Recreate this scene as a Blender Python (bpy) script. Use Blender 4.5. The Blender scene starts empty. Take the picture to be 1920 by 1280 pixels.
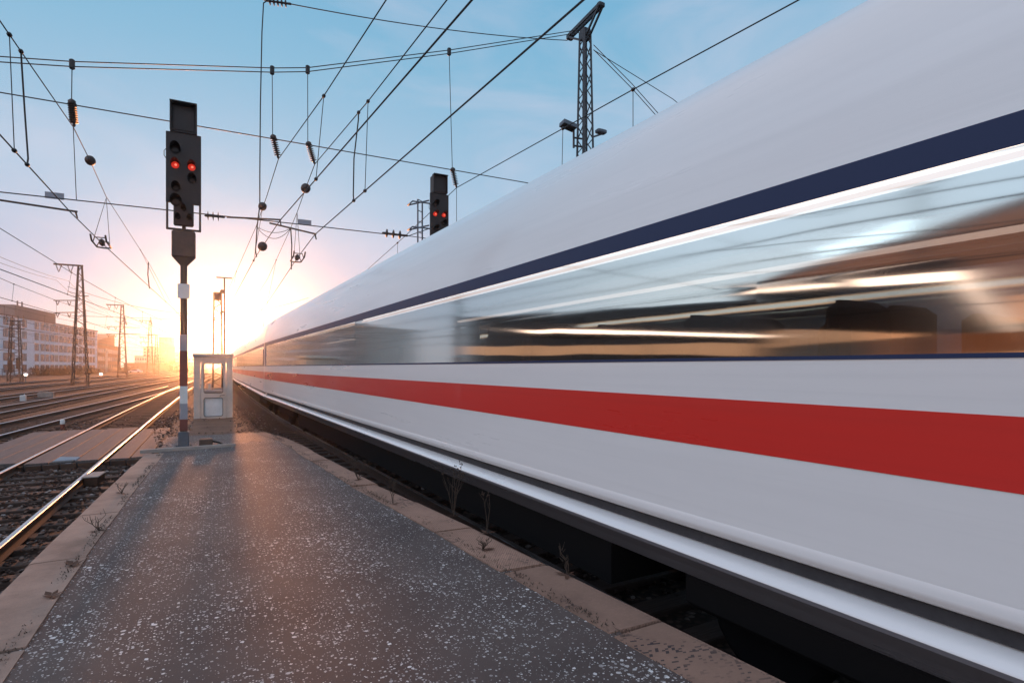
import bpy, math, random
from mathutils import Vector, Matrix
R = math.radians
random.seed(7)
S = bpy.context.scene
col = S.collection

# ------------------------------------------------------------------ camera
EYE = 2.05                                  # metres above the rail head
YAW = 27.69                                 # camera turned right of the track direction (+Y)
cam_d = bpy.data.cameras.new('camera'); cam = bpy.data.objects.new('camera', cam_d); col.objects.link(cam)
cam.location = (0, 0, EYE); cam.rotation_euler = (R(90), 0, R(-YAW))
cam_d.sensor_width = 36; cam_d.lens = 20.0; cam_d.shift_y = 0.025
cam_d.clip_start = .05; cam_d.clip_end = 9000
S.camera = cam
S.view_settings.view_transform = 'Standard'; S.view_settings.look = 'None'
S.view_settings.exposure = 0.0; S.view_settings.gamma = 1
S.cycles.use_denoising = True
S.cycles.max_bounces = 8; S.cycles.transparent_max_bounces = 12; S.cycles.volume_bounces = 0
S.cycles.sample_clamp_indirect = 6

# ------------------------------------------------------------------ sky and sun
SUN_EL, SUN_AZ = 3.5, 1.3                   # degrees; azimuth measured from +Y towards +X
sd = Vector((math.sin(R(SUN_AZ))*math.cos(R(SUN_EL)), math.cos(R(SUN_AZ))*math.cos(R(SUN_EL)), math.sin(R(SUN_EL))))
SUN_W = 4.2
sun_d = bpy.data.lights.new('sun', 'SUN'); sun_d.energy = SUN_W; sun_d.angle = R(2.2); sun_d.color = (1, .35, .12)
sun = bpy.data.objects.new('sun', sun_d); col.objects.link(sun)
sun.rotation_euler = sd.to_track_quat('Z', 'Y').to_euler()

W = bpy.data.worlds.new('World'); S.world = W; W.use_nodes = True
wt = W.node_tree; wt.nodes.clear()
def wn(t, **k):
    n = wt.nodes.new(t)
    for a, b in k.items(): setattr(n, a, b)
    return n
def wl(a, b): wt.links.new(a, b)
def wmath(op, a, b=None, clamp=False):
    n = wn('ShaderNodeMath', operation=op, use_clamp=clamp)
    for i, v in enumerate((a, b)):
        if v is None: continue
        if hasattr(v, 'links'): wl(v, n.inputs[i])
        else: n.inputs[i].default_value = v
    return n.outputs[0]
tc = wn('ShaderNodeTexCoord')
nrm = wn('ShaderNodeVectorMath', operation='NORMALIZE'); wl(tc.outputs['Generated'], nrm.inputs[0])
sep = wn('ShaderNodeSeparateXYZ'); wl(nrm.outputs[0], sep.inputs[0])
dot = wn('ShaderNodeVectorMath', operation='DOT_PRODUCT'); wl(nrm.outputs[0], dot.inputs[0]); dot.inputs[1].default_value = sd
d01 = wmath('MAXIMUM', dot.outputs['Value'], 0.0)
ramp = wn('ShaderNodeValToRGB'); wl(sep.outputs['Z'], ramp.inputs[0])
er = ramp.color_ramp
er.elements[0].position = 0.0; er.elements[0].color = (.46, .48, .60, 1)
er.elements[1].position = 1.0; er.elements[1].color = (.50, .52, .60, 1)
for p, c in ((.13, (.42, .49, .68, 1)), (.27, (.36, .53, .71, 1)), (.45, (.22, .47, .67, 1)), (.56, (.17, .43, .65, 1)), (.66, (.17, .42, .64, 1)), (.8, (.40, .48, .62, 1))):
    e = er.elements.new(p); e.color = c
sky = wn('ShaderNodeTexSky', sky_type='NISHITA'); sky.sun_disc = False
sky.sun_elevation = R(SUN_EL); sky.sun_rotation = R(SUN_AZ); sky.air_density = 1; sky.dust_density = 1.2
# thin streaky clouds
mp = wn('ShaderNodeMapping'); mp.inputs['Scale'].default_value = (1.2, 1.2, 4.0); mp.inputs['Rotation'].default_value = (0, .25, .4)
wl(nrm.outputs[0], mp.inputs[0])
ns = wn('ShaderNodeTexNoise'); ns.inputs['Scale'].default_value = 2.2; ns.inputs['Detail'].default_value = 7; ns.inputs['Roughness'].default_value = .55; ns.inputs['Distortion'].default_value = .6
wl(mp.outputs[0], ns.inputs['Vector'])
cr = wn('ShaderNodeMapRange'); cr.inputs[1].default_value = .46; cr.inputs[2].default_value = .70; cr.inputs[3].default_value = 0; cr.inputs[4].default_value = .46
wl(ns.outputs[0], cr.inputs[0])
cmix = wn('ShaderNodeMix', data_type='RGBA'); wl(cr.outputs[0], cmix.inputs[0]); wl(ramp.outputs[0], cmix.inputs[6]); cmix.inputs[7].default_value = (.60, .62, .76, 1)
def glow(pw, amp, colr):
    g = wmath('MULTIPLY', wmath('POWER', d01, pw), amp)
    n = wn('ShaderNodeMix', data_type='RGBA', blend_type='MULTIPLY'); n.inputs[0].default_value = 1
    n.inputs[6].default_value = (*colr, 1); wl(g, n.inputs[7]); return n.outputs[2]
def addc(a, b):
    n = wn('ShaderNodeMix', data_type='RGBA', blend_type='ADD'); n.inputs[0].default_value = 1
    wl(a, n.inputs[6]); wl(b, n.inputs[7]); return n.outputs[2]
tot = cmix.outputs[2]
# brightness added to the out-of-frame sky behind and left, to light the train
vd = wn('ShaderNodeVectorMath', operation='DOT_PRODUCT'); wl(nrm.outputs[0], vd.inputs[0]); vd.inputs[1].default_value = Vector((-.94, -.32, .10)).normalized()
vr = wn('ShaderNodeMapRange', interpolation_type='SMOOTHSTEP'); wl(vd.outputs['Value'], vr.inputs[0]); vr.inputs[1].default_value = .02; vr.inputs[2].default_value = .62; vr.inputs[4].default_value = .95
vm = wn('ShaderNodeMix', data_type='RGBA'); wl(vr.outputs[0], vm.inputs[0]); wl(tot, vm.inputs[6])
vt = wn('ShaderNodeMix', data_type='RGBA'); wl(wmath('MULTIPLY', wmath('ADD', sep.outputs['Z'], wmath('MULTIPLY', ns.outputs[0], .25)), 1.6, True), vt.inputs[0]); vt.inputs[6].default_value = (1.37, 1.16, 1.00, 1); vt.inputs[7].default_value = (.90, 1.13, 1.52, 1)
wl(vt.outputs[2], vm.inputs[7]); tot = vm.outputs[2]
for pw, amp, c in ((10, .04, (1, .84, .84)), (50, .07, (.95, .90, .90)), (350, .16, (.95, .92, .88)), (3000, 3.0, (1, .95, .85))):
    tot = addc(tot, glow(pw, amp, c))
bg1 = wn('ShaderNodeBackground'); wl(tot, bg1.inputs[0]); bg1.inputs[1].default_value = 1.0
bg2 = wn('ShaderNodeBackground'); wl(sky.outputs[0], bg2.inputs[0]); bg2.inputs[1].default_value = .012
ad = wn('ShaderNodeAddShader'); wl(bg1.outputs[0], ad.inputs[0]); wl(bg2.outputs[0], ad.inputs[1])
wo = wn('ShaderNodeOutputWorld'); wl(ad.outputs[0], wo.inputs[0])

# ------------------------------------------------------------------ materials
class NT:
    def __init__(s, name):
        s.m = bpy.data.materials.new(name); s.m.use_nodes = True; s.t = s.m.node_tree; s.t.nodes.clear()
        s.out = s.n('ShaderNodeOutputMaterial')
    def n(s, t, **k):
        q = s.t.nodes.new(t)
        for a, b in k.items(): setattr(q, a, b)
        return q
    def l(s, a, b): s.t.links.new(a, b)
    def set(s, q, **k):
        for a, b in k.items(): q.inputs[a.replace('_', ' ')].default_value = b
        return q
    def coord(s, scale=(1, 1, 1), rot=(0, 0, 0), kind='Object'):
        c = s.n('ShaderNodeTexCoord'); m = s.n('ShaderNodeMapping'); m.inputs['Scale'].default_value = scale; m.inputs['Rotation'].default_value = rot
        s.l(c.outputs[kind], m.inputs[0]); return m.outputs[0]
    def noise(s, vec, scale, detail=4, rough=.55, dist=0):
        q = s.n('ShaderNodeTexNoise'); s.l(vec, q.inputs['Vector']); q.inputs['Scale'].default_value = scale
        q.inputs['Detail'].default_value = detail; q.inputs['Roughness'].default_value = rough; q.inputs['Distortion'].default_value = dist
        return q.outputs[0]
    def voro(s, vec, scale, feature='F1', rnd=1):
        q = s.n('ShaderNodeTexVoronoi', feature=feature); s.l(vec, q.inputs['Vector']); q.inputs['Scale'].default_value = scale; q.inputs['Randomness'].default_value = rnd
        return q
    def ramp(s, fac, stops):
        q = s.n('ShaderNodeValToRGB'); s.l(fac, q.inputs[0]); e = q.color_ramp.elements
        e[0].position, e[0].color = stops[0][0], (*stops[0][1], 1); e[1].position, e[1].color = stops[-1][0], (*stops[-1][1], 1)
        for p, c in stops[1:-1]: x = e.new(p); x.color = (*c, 1)
        return q.outputs[0]
    def mix(s, fac, a, b, blend='MIX'):
        q = s.n('ShaderNodeMix', data_type='RGBA', blend_type=blend)
        for i, v in ((0, fac), (6, a), (7, b)):
            if hasattr(v, 'links'): s.l(v, q.inputs[i])
            elif isinstance(v, tuple): q.inputs[i].default_value = (*v, 1)
            else: q.inputs[i].default_value = v
        return q.outputs[2]
    def math(s, op, a, b=None):
        q = s.n('ShaderNodeMath', operation=op)
        for i, v in enumerate((a, b)):
            if v is None: continue
            if hasattr(v, 'links'): s.l(v, q.inputs[i])
            else: q.inputs[i].default_value = v
        return q.outputs[0]
    def mapr(s, v, a, b, c=0, d=1):
        q = s.n('ShaderNodeMapRange'); s.l(v, q.inputs[0])
        for i, x in enumerate((a, b, c, d)): q.inputs[i+1].default_value = x
        return q.outputs[0]
    def bump(s, h, strength=.3, dist=.01):
        q = s.n('ShaderNodeBump'); s.l(h, q.inputs['Height']); q.inputs['Strength'].default_value = strength; q.inputs['Distance'].default_value = dist
        return q.outputs[0]
    def pbr(s, colr, rough=.6, metal=0, bump=None, coat=0, spec=.5, emis=None, es=0):
        q = s.n('ShaderNodeBsdfPrincipled')
        def put(k, v):
            if hasattr(v, 'links'): s.l(v, q.inputs[k])
            elif isinstance(v, tuple): q.inputs[k].default_value = (*v, 1)
            else: q.inputs[k].default_value = v
        put('Base Color', colr); put('Roughness', rough); put('Metallic', metal); put('Coat Weight', coat); put('Specular IOR Level', spec)
        q.inputs['Coat Roughness'].default_value = .06
        if bump is not None: s.l(bump, q.inputs['Normal'])
        if emis: put('Emission Color', emis); put('Emission Strength', es)
        s.l(q.outputs[0], s.out.inputs[0]); return s.m

def painted(name, c, rough=.5, metal=0, var=.25, scale=4, coat=0, bs=.05):
    t = NT(name); v = t.coord()
    n = t.noise(v, scale, 6, .6); n2 = t.noise(v, scale*9, 4, .6)
    lo = tuple(x*(1-var) for x in c); hi = tuple(min(1, x*(1+var*.6)) for x in c)
    k = t.ramp(n, [(.3, lo), (.7, hi)])
    k = t.mix(t.mapr(n2, .58, .75, 0, .35), k, tuple(x*.55 for x in c))
    return t.pbr(k, t.mapr(n2, .3, .7, rough-.07, rough+.1), metal, t.bump(n2, bs, .01), coat)

M = {}
M['steel'] = painted('galvanised steel', (.11, .12, .14), .55, .3)
M['darksteel'] = painted('dark painted steel', (.030, .030, .034), .55, .1)
M['wire'] = painted('weathered copper wire', (.025, .022, .022), .5, .4, var=.1)
M['ins'] = painted('brown porcelain', (.035, .016, .011), .5)
M['signal'] = painted('black signal paint', (.022, .013, .011), .6)
M['white'] = painted('white enamel', (.62, .62, .60), .45, var=.12)
M['plate'] = painted('grey plate', (.26, .26, .29), .5, var=.1)
M['redpaint'] = painted('faded red enamel', (.17, .045, .032), .5)
M['rustpaint'] = painted('brown rusted paint', (.09, .055, .04), .7)
M['conc'] = painted('weathered concrete', (.30, .26, .23), .85, var=.3, scale=3, bs=.3)
M['rust'] = painted('rusty rail side', (.060, .030, .019), .8, .2, scale=8)
def m():
    t = NT('polished rail head'); v = t.coord((30, .4, 30)); n = t.noise(v, 2, 3)
    return t.pbr(t.ramp(n, [(.3, (.42, .42, .43)), (.7, (.66, .66, .68))]), t.mapr(n, .3, .7, .28, .42), 1)
M['railtop'] = m()
def m():
    t = NT('old timber sleeper'); v = t.coord((1, 14, 3)); n = t.noise(v, 2.5, 6, .65)
    return t.pbr(t.ramp(n, [(.25, (.026, .013, .009)), (.75, (.080, .046, .032))]), .85, 0, t.bump(n, .6, .02))
M['sleeper'] = m()
def m():
    t = NT('crossing planks'); v = t.coord((12, .9, 3)); n = t.noise(v, 2, 7, .65); b = t.noise(t.coord(), 1.1, 3)
    k = t.ramp(n, [(.25, (.036, .030, .029)), (.75, (.115, .098, .095))])
    k = t.mix(t.mapr(b, .4, .7, 0, .5), k, (.06, .045, .038))
    return t.pbr(k, .7, 0, t.bump(n, .5, .02))
M['plank'] = m()
def m():
    t = NT('asphalt with white stone chips'); v = t.coord()
    base = t.noise(v, 1.1, 5, .6); fine = t.noise(v, 160, 3, .6)
    k = t.ramp(base, [(.3, (.050, .035, .032)), (.7, (.100, .072, .063))])
    k = t.mix(.75, k, t.ramp(fine, [(.25, (.35, .35, .35)), (.75, (1.6, 1.55, 1.5))]), 'MULTIPLY')
    patch = t.mapr(t.noise(v, 1.7, 4, .6), .35, .65, .55, 1)
    h = []
    for sc, lim, thr in ((44, .42, .50), (78, .50, .52), (28, .74, .44)):
        vn = t.n('ShaderNodeVectorMath', operation='ADD'); t.l(v, vn.inputs[0])
        w = t.n('ShaderNodeTexNoise'); t.l(v, w.inputs['Vector']); w.inputs['Scale'].default_value = sc*2.2
        wv = t.n('ShaderNodeVectorMath', operation='SCALE'); t.l(w.outputs['Color'], wv.inputs[0]); wv.inputs['Scale'].default_value = .5/sc
        t.l(wv.outputs[0], vn.inputs[1])
        vo = t.voro(vn.outputs[0], sc)
        sx = t.n('ShaderNodeSeparateColor'); t.l(vo.outputs['Color'], sx.inputs[0])
        # each chip's own size: chosen cells only, radius varies
        rad = t.math('MULTIPLY', t.mapr(sx.outputs[0], lim, 1, 0, thr), patch)
        q = t.math('MULTIPLY', t.math('GREATER_THAN', rad, vo.outputs['Distance']), t.mapr(sx.outputs[1], 0, 1, .25, 1))
        h.append(q)
    chip = t.math('MAXIMUM', t.math('MAXIMUM', h[0], h[1]), h[2])
    k2 = t.mix(chip, k, (.80, .76, .73))
    stain = t.mapr(t.noise(v, .55, 3, .5), .56, .68, 0, .45)
    k2 = t.mix(stain, k2, (.034, .029, .030))
    worn = t.mapr(t.noise(v, .8, 6, .7, .8), .42, .62, 0, .40)
    k2 = t.mix(worn, k2, (.105, .080, .070))
    dv = t.n('ShaderNodeVectorMath', operation='ADD'); t.l(v, dv.inputs[0]); dn_ = t.n('ShaderNodeTexNoise'); t.l(v, dn_.inputs['Vector']); dn_.inputs['Scale'].default_value = 2.2; dn_.inputs['Detail'].default_value = 5
    ds = t.n('ShaderNodeVectorMath', operation='SCALE'); t.l(dn_.outputs['Color'], ds.inputs[0]); ds.inputs['Scale'].default_value = .9; t.l(ds.outputs[0], dv.inputs[1])
    ce = t.voro(dv.outputs[0], .42, 'DISTANCE_TO_EDGE')
    crack = t.math('MULTIPLY', t.mapr(ce.outputs['Distance'], 0, .006, .8, 0), t.mapr(t.noise(v, .5, 2), .50, .60, 0, 1))
    k2 = t.mix(crack, k2, (.012, .010, .010))
    bmp = t.bump(t.math('ADD', fine, t.math('MULTIPLY', chip, .5)), .55, .006)
    return t.pbr(k2, t.mapr(fine, .3, .7, .62, .85), 0, bmp, 0, .4)
M['asphalt'] = m()
def kerb(name, c, pattern):
    t = NT(name); v = t.coord()
    n = t.noise(v, 2.3, 6, .65); f = t.noise(v, 90, 4, .7)
    k = t.ramp(n, [(.25, tuple(x*.48 for x in c)), (.5, tuple(x*.85 for x in c)), (.75, tuple(x*1.15 for x in c))])
    k = t.mix(t.mapr(f, .55, .75, 0, .45), k, tuple(x*.35 for x in c))
    hgt = f
    if pattern:
        w = t.coord((52, 84, 60), (0, 0, R(24)))
        ck = t.n('ShaderNodeTexVoronoi', feature='F1', distance='CHEBYCHEV'); t.l(w, ck.inputs['Vector']); ck.inputs['Scale'].default_value = 1; ck.inputs['Randomness'].default_value = .05
        g = t.mapr(ck.outputs['Distance'], .30, .44, 1, 0)
        k = t.mix(t.math('MULTIPLY', t.math('SUBTRACT', 1.0, g), .6), k, tuple(x*.35 for x in c))
        sx = t.n('ShaderNodeSeparateColor'); t.l(ck.outputs['Color'], sx.inputs[0])
        dirt = t.math('MULTIPLY', t.math('GREATER_THAN', sx.outputs[0], .80), t.mapr(t.noise(v, 1.6, 4), .5, .62, 0, .85))
        k = t.mix(dirt, k, (.02, .02, .025))
        hgt = t.math('ADD', t.math('MULTIPLY', g, .8), t.math('MULTIPLY', f, .5))
    return t.pbr(k, .85, 0, t.bump(hgt, .5, .006), 0, .3)
M['kerb'] = kerb('ribbed kerb concrete', (.42, .25, .18), True)
M['kerbplain'] = kerb('plain kerb concrete', (.36, .235, .18), False)
def m():
    t = NT('brown ballast'); v = t.coord()
    vo = t.voro(v, 17); s1 = t.n('ShaderNodeSeparateColor'); t.l(vo.outputs['Color'], s1.inputs[0])
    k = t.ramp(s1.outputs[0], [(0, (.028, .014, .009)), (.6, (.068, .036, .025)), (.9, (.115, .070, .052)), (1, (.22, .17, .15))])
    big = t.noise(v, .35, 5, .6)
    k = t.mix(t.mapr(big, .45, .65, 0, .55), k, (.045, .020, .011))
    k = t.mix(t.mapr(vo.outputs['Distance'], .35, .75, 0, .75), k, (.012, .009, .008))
    return t.pbr(k, .9, 0, t.bump(vo.outputs['Distance'], -.9, .05), 0, .25)
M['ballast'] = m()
def m():
    t = NT('ballast stones'); oi = t.n('ShaderNodeObjectInfo'); g = t.n('ShaderNodeNewGeometry')
    k = t.ramp(g.outputs['Random Per Island'], [(0, (.026, .013, .009)), (.55, (.072, .040, .029)), (.88, (.13, .085, .066)), (1, (.34, .31, .30))])
    n = t.noise(t.coord(), 40, 3)
    return t.pbr(t.mix(.5, k, t.ramp(n, [(.3, (.6, .6, .6)), (.7, (1.3, 1.3, 1.3))]), 'MULTIPLY'), .85, 0, None, 0, .35)
M['stone'] = m()
def m():
    t = NT('trodden earth'); v = t.coord()
    n = t.noise(v, 1.2, 7, .65); f = t.noise(v, 60, 4, .7)
    k = t.ramp(n, [(.3, (.10, .046, .026)), (.7, (.22, .115, .070))])  # earth brown with part of the sun's orange glow put into it
    k = t.mix(t.mapr(f, .56, .72, 0, .6), k, (.26, .22, .20))
    return t.pbr(k, .85, 0, t.bump(f, .6, .015), 0, .3)
M['earth'] = m()
# rolling stock
def coach_paint(name, c):
    t = NT(name); v = t.coord((1, .25, 3)); n = t.noise(v, 1.2, 6, .6)
    d = t.noise(t.coord((1.5, .10, 12)), 1.5, 4, .6)
    k = t.mix(t.mapr(n, .4, .75, 0, .22), c, tuple(x*.72 for x in c))
    k = t.mix(t.mapr(d, .5, .8, 0, .25), k, tuple(x*.75 for x in c))
    return t.pbr(k, t.mapr(n, .3, .7, .25, .38), 0, t.bump(t.noise(t.coord((1, .5, 1)), .9, 2), .02, .02), .35)
M['coachwhite'] = coach_paint('coach white', (.795, .745, .71))
M['coachred'] = coach_paint('coach red', (.66, .030, .022))
M['coachshade'] = coach_paint('coach sill shade', (.26, .25, .27))  # shade of the groove and the down-facing sill, put into the colour
M['coachdark'] = NT('coach navy trim').pbr((.022, .032, .080), .45, 0, None, 0, .22)
M['under'] = NT('near-black underframe').pbr((.010, .009, .009), .95, 0, None, 0, .08)  # near-black, almost without gloss
def m():
    t = NT('tinted coach glass')
    lw = t.n('ShaderNodeFresnel'); lw.inputs['IOR'].default_value = 1.9
    gp = t.n('ShaderNodeNewGeometry'); gm = t.n('ShaderNodeMapping'); gm.inputs['Scale'].default_value = (1, .35, 1.2); t.l(gp.outputs['Position'], gm.inputs[0]); nb = t.noise(gm.outputs[0], 1.3, 2)
    b = t.bump(nb, .035, .05)
    t.l(b, lw.inputs['Normal'])
    tg = t.n('ShaderNodeTangent', direction_type='RADIAL', axis='Z'); g = t.n('ShaderNodeBsdfAnisotropic'); g.inputs['Anisotropy'].default_value = .75; g.inputs['Rotation'].default_value = .25; t.l(tg.outputs[0], g.inputs['Tangent']); g.inputs['Roughness'].default_value = .055; g.inputs['Color'].default_value = (.78, .92, .93, 1); t.l(b, g.inputs['Normal'])
    tr = t.n('ShaderNodeBsdfTransparent'); tr.inputs['Color'].default_value = (.42, .46, .50, 1)
    mx = t.n('ShaderNodeMixShader'); t.l(t.mapr(lw.outputs[0], .05, .6, .60, .93), mx.inputs[0]); t.l(tr.outputs[0], mx.inputs[1]); t.l(g.outputs[0], mx.inputs[2])
    t.l(mx.outputs[0], t.out.inputs[0]); return t.m
M['coachglass'] = m()
M['interior'] = painted('coach interior', (.045, .040, .042), .8)
M['seatcloth'] = painted('seat cloth', (.035, .035, .06), .9)
def emit(name, c, s):
    t = NT(name); return t.pbr(tuple(x*.6 for x in c), .4, 0, None, 0, .5, c, s)
M['lampwarm'] = emit('warm lamp tube', (1, .84, .72), 3.0)
M['fringeglow'] = emit('peach glow fringe', (1, .50, .26), 2.6)
M['lampwarm2'] = emit('warm lamp row', (1, .72, .56), 1.6)
M['station_light'] = emit('platform lamp tube', (1, .60, .44), 5)
M['redlamp'] = emit('lit red signal lens', (.9, .04, .02), .5)
M['redcore'] = emit('red lamp filament', (1, .20, .12), 1.4)
M['lens'] = painted('dark lens', (.010, .007, .007), .5)
M['litwin'] = emit('warm lit window', (1, .42, .20), .8)
M['litsign'] = emit('white lit letters', (.80, .92, 1), 3.2)
# buildings
M['render'] = painted('pale rendered wall', (.80, .82, .88), .85, var=.06, scale=.2)
M['roofgrey'] = painted('grey roof cladding', (.17, .15, .145), .8, var=.12, scale=.3)
M['brick'] = painted('brown facade', (.36, .20, .13), .85, var=.2, scale=.4)
M['dkbrick'] = painted('dark brick', (.085, .052, .042), .85, var=.25, scale=.3)
M['cream'] = painted('cream facade', (.52, .47, .44), .85, var=.12, scale=.3)
def m():
    t = NT('window glass'); oi = t.n('ShaderNodeObjectInfo')
    return t.pbr(t.ramp(oi.outputs['Random'], [(0, (.025, .03, .045)), (.55, (.05, .06, .08)), (.8, (.10, .11, .13)), (1, (.24, .23, .22))]), .2, 0, None, .2)
M['winglass'] = m()
M['winframe'] = painted('window frame', (.16, .13, .12), .6)
M['booth'] = painted('booth enamel', (.58, .47, .40), .5, var=.18, scale=2)
M['boothpanel'] = painted('booth lower panel', (.58, .62, .63), .4, var=.15, scale=3)
def m():
    t = NT('booth glass'); g = t.n('ShaderNodeBsdfGlossy'); g.inputs['Roughness'].default_value = .03
    tr = t.n('ShaderNodeBsdfTransparent'); tr.inputs['Color'].default_value = (.86, .88, .9, 1)
    lw = t.n('ShaderNodeFresnel'); lw.inputs['IOR'].default_value = 1.5
    mx = t.n('ShaderNodeMixShader'); t.l(t.math('ADD', lw.outputs[0], .08), mx.inputs[0]); t.l(tr.outputs[0], mx.inputs[1]); t.l(g.outputs[0], mx.inputs[2])
    t.l(mx.outputs[0], t.out.inputs[0]); return t.m
M['boothglass'] = m()
M['twig'] = painted('dry twigs', (.055, .034, .022), .9)
M['dryleaf'] = painted('dry brown leaf', (.10, .042, .022), .8)
M['carpaint'] = painted('white car paint', (.7, .7, .7), .3, coat=.6, var=.05)
M['rubber'] = painted('black rubber', (.02, .02, .02), .8)

# ------------------------------------------------------------------ mesh helpers
class MB:
    def __init__(s): s.v = []; s.f = []; s.mi = []; s.sm = []
    def add(s, vs, fs, mi=0, smooth=False):
        o = len(s.v); s.v += [tuple(p) for p in vs]
        for f in fs: s.f.append([i+o for i in f]); s.mi.append(mi); s.sm.append(smooth)
        return s
    def box(s, c, d, mi=0, rz=0, mat=None):
        x, y, z = d[0]/2, d[1]/2, d[2]/2
        vs = [Vector((a*x, b*y, e*z)) for e in (-1, 1) for b in (-1, 1) for a in (-1, 1)]
        q = (mat.to_3x3() if mat is not None else Matrix.Rotation(rz, 3, 'Z')); c = Vector(c)
        return s.add([q @ v + c for v in vs], [(0, 2, 3, 1), (4, 5, 7, 6), (0, 1, 5, 4), (2, 6, 7, 3), (0, 4, 6, 2), (1, 3, 7, 5)], mi)
    def bbox(s, a, b, mi=0):
        return s.box([(p+q)/2 for p, q in zip(a, b)], [abs(q-p) for p, q in zip(a, b)], mi)
    def chbox(s, c, d, ch, mi=0):                       # box with chamfered vertical and horizontal edges
        x, y, z = d[0]/2, d[1]/2, d[2]/2
        rings = []
        for zz, k in ((-z, ch), (-z+ch, 0), (z-ch, 0), (z, ch)):
            a, b = x-k, y-k; e = ch
            rings.append([(c[0]+p, c[1]+q, c[2]+zz) for p, q in ((-a+e, -b), (a-e, -b), (a, -b+e), (a, b-e), (a-e, b), (-a+e, b), (-a, b-e), (-a, -b+e))])
        vs = sum(rings, []); fs = [tuple(range(7, -1, -1)), tuple(range(24, 32))]
        for r in range(3):
            for i in range(8): j = (i+1) % 8; fs.append((r*8+i, r*8+j, r*8+8+j, r*8+8+i))
        return s.add(vs, fs, mi)
    def tube(s, pts, r, n=6, mi=0, cap=True, smooth=True):
        pts = [Vector(p) for p in pts]; k = len(pts)
        rr = r if isinstance(r, (list, tuple)) else [r]*k
        vs = []; up = None
        for i, p in enumerate(pts):
            d = (pts[min(i+1, k-1)]-pts[max(i-1, 0)])
            if d.length < 1e-9: d = Vector((0, 0, 1))
            d.normalize()
            if up is None: up = Vector((0, 0, 1)) if abs(d.z) < .9 else Vector((1, 0, 0))
            a = d.cross(up)
            if a.length < 1e-6: a = d.cross(Vector((0, 1, 0)))
            a.normalize(); b = a.cross(d); up = b
            for j in range(n):
                t = 2*math.pi*j/n; vs.append(p+(a*math.cos(t)+b*math.sin(t))*rr[i])
        fs = [(i*n+j, i*n+(j+1) % n, (i+1)*n+(j+1) % n, (i+1)*n+j) for i in range(k-1) for j in range(n)]
        s.add(vs, fs, mi, smooth)
        if cap: s.add(vs[:n], [tuple(range(n-1, -1, -1))], mi); s.add(vs[-n:], [tuple(range(n))], mi)
        return s
    def bar(s, a, b, w, h=None, mi=0):
        a, b = Vector(a), Vector(b); h = h or w; d = b-a; L = d.length
        q = d.to_track_quat('Y', 'Z').to_matrix(); return s.box((a+b)/2, (w, L, h), mi, mat=q)
    def lathe(s, axis_a, axis_b, prof, n=12, mi=0):     # prof: (t along axis 0..1, radius)
        a, b = Vector(axis_a), Vector(axis_b)
        return s.tube([a.lerp(b, t) for t, _ in prof], [max(r, 1e-4) for _, r in prof], n, mi)
    def prism(s, poly, z0, z1, mi=0):
        n = len(poly); vs = [(x, y, z0) for x, y in poly]+[(x, y, z1) for x, y in poly]
        fs = [tuple(range(n-1, -1, -1)), tuple(range(n, 2*n))]+[(i, (i+1) % n, n+(i+1) % n, n+i) for i in range(n)]
        return s.add(vs, fs, mi)
    def extr(s, prof, y0, y1, mi=0, closed=True, smooth=False):   # (x,z) profile along y
        n = len(prof); vs = [(x, y0, z) for x, z in prof]+[(x, y1, z) for x, z in prof]
        fs = [(i, i+n, (i+1) % n+n, (i+1) % n) for i in range(n if closed else n-1)]
        s.add(vs, fs, mi, smooth)
        if closed: s.add(vs, [tuple(range(n)), tuple(range(2*n-1, n-1, -1))], mi)
        return s
    def build(s, name, mats, parent=None, loc=None, rz=0):
        me = bpy.data.meshes.new(name); me.from_pydata(s.v, [], s.f)
        for q in (mats if isinstance(mats, (list, tuple)) else [mats]): me.materials.append(M[q] if isinstance(q, str) else q)
        me.polygons.foreach_set('material_index', s.mi); me.polygons.foreach_set('use_smooth', s.sm); me.update()
        o = bpy.data.objects.new(name, me); col.objects.link(o)
        if parent: o.parent = parent
        if loc: o.location = loc
        o.rotation_euler.z = rz
        return o

def empty(name, loc=(0, 0, 0), rz=0):
    o = bpy.data.objects.new(name, None); col.objects.link(o); o.location = loc; o.rotation_euler.z = rz; o.empty_display_size = .3; return o
def tag(o, label, cat, group=None, kind=None):
    o['label'] = label; o['category'] = cat
    if group: o['group'] = group
    if kind: o['kind'] = kind
    return o
def struct(o): o['kind'] = 'structure'; return o
def copy_tree(o, parent=None):
    c = o.copy(); col.objects.link(c); c.parent = parent
    for ch in [x for x in list(bpy.data.objects) if x.parent == o]: copy_tree(ch, c)
    return c
def lerp(tab, x):
    if x <= tab[0][0]: a, b = tab[0], tab[1]
    elif x >= tab[-1][0]: a, b = tab[-2], tab[-1]
    else:
        for a, b in zip(tab, tab[1:]):
            if a[0] <= x <= b[0]: break
    return a[1]+(b[1]-a[1])*(x-a[0])/(b[0]-a[0])
# --- surveying: turns a bearing read off the photograph into a real point on a known plane or height
CY, SY = math.cos(R(YAW)), math.sin(R(YAW))
def _ray(px, py):
    a = (px-960)/1067; return a*CY+SY, CY-a*SY, (688-py)/1067
def at_y(px, py, F): r = _ray(px, py); k = F/r[1]; return Vector((r[0]*k, F, EYE+r[2]*k))
def at_z(px, py, z): r = _ray(px, py); k = (z-EYE)/r[2]; return Vector((r[0]*k, r[1]*k, z))

# ------------------------------------------------------------------ ground and platform
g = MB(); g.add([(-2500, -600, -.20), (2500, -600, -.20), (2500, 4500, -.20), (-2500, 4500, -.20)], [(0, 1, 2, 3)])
struct(g.build('ground', 'ballast'))

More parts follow.
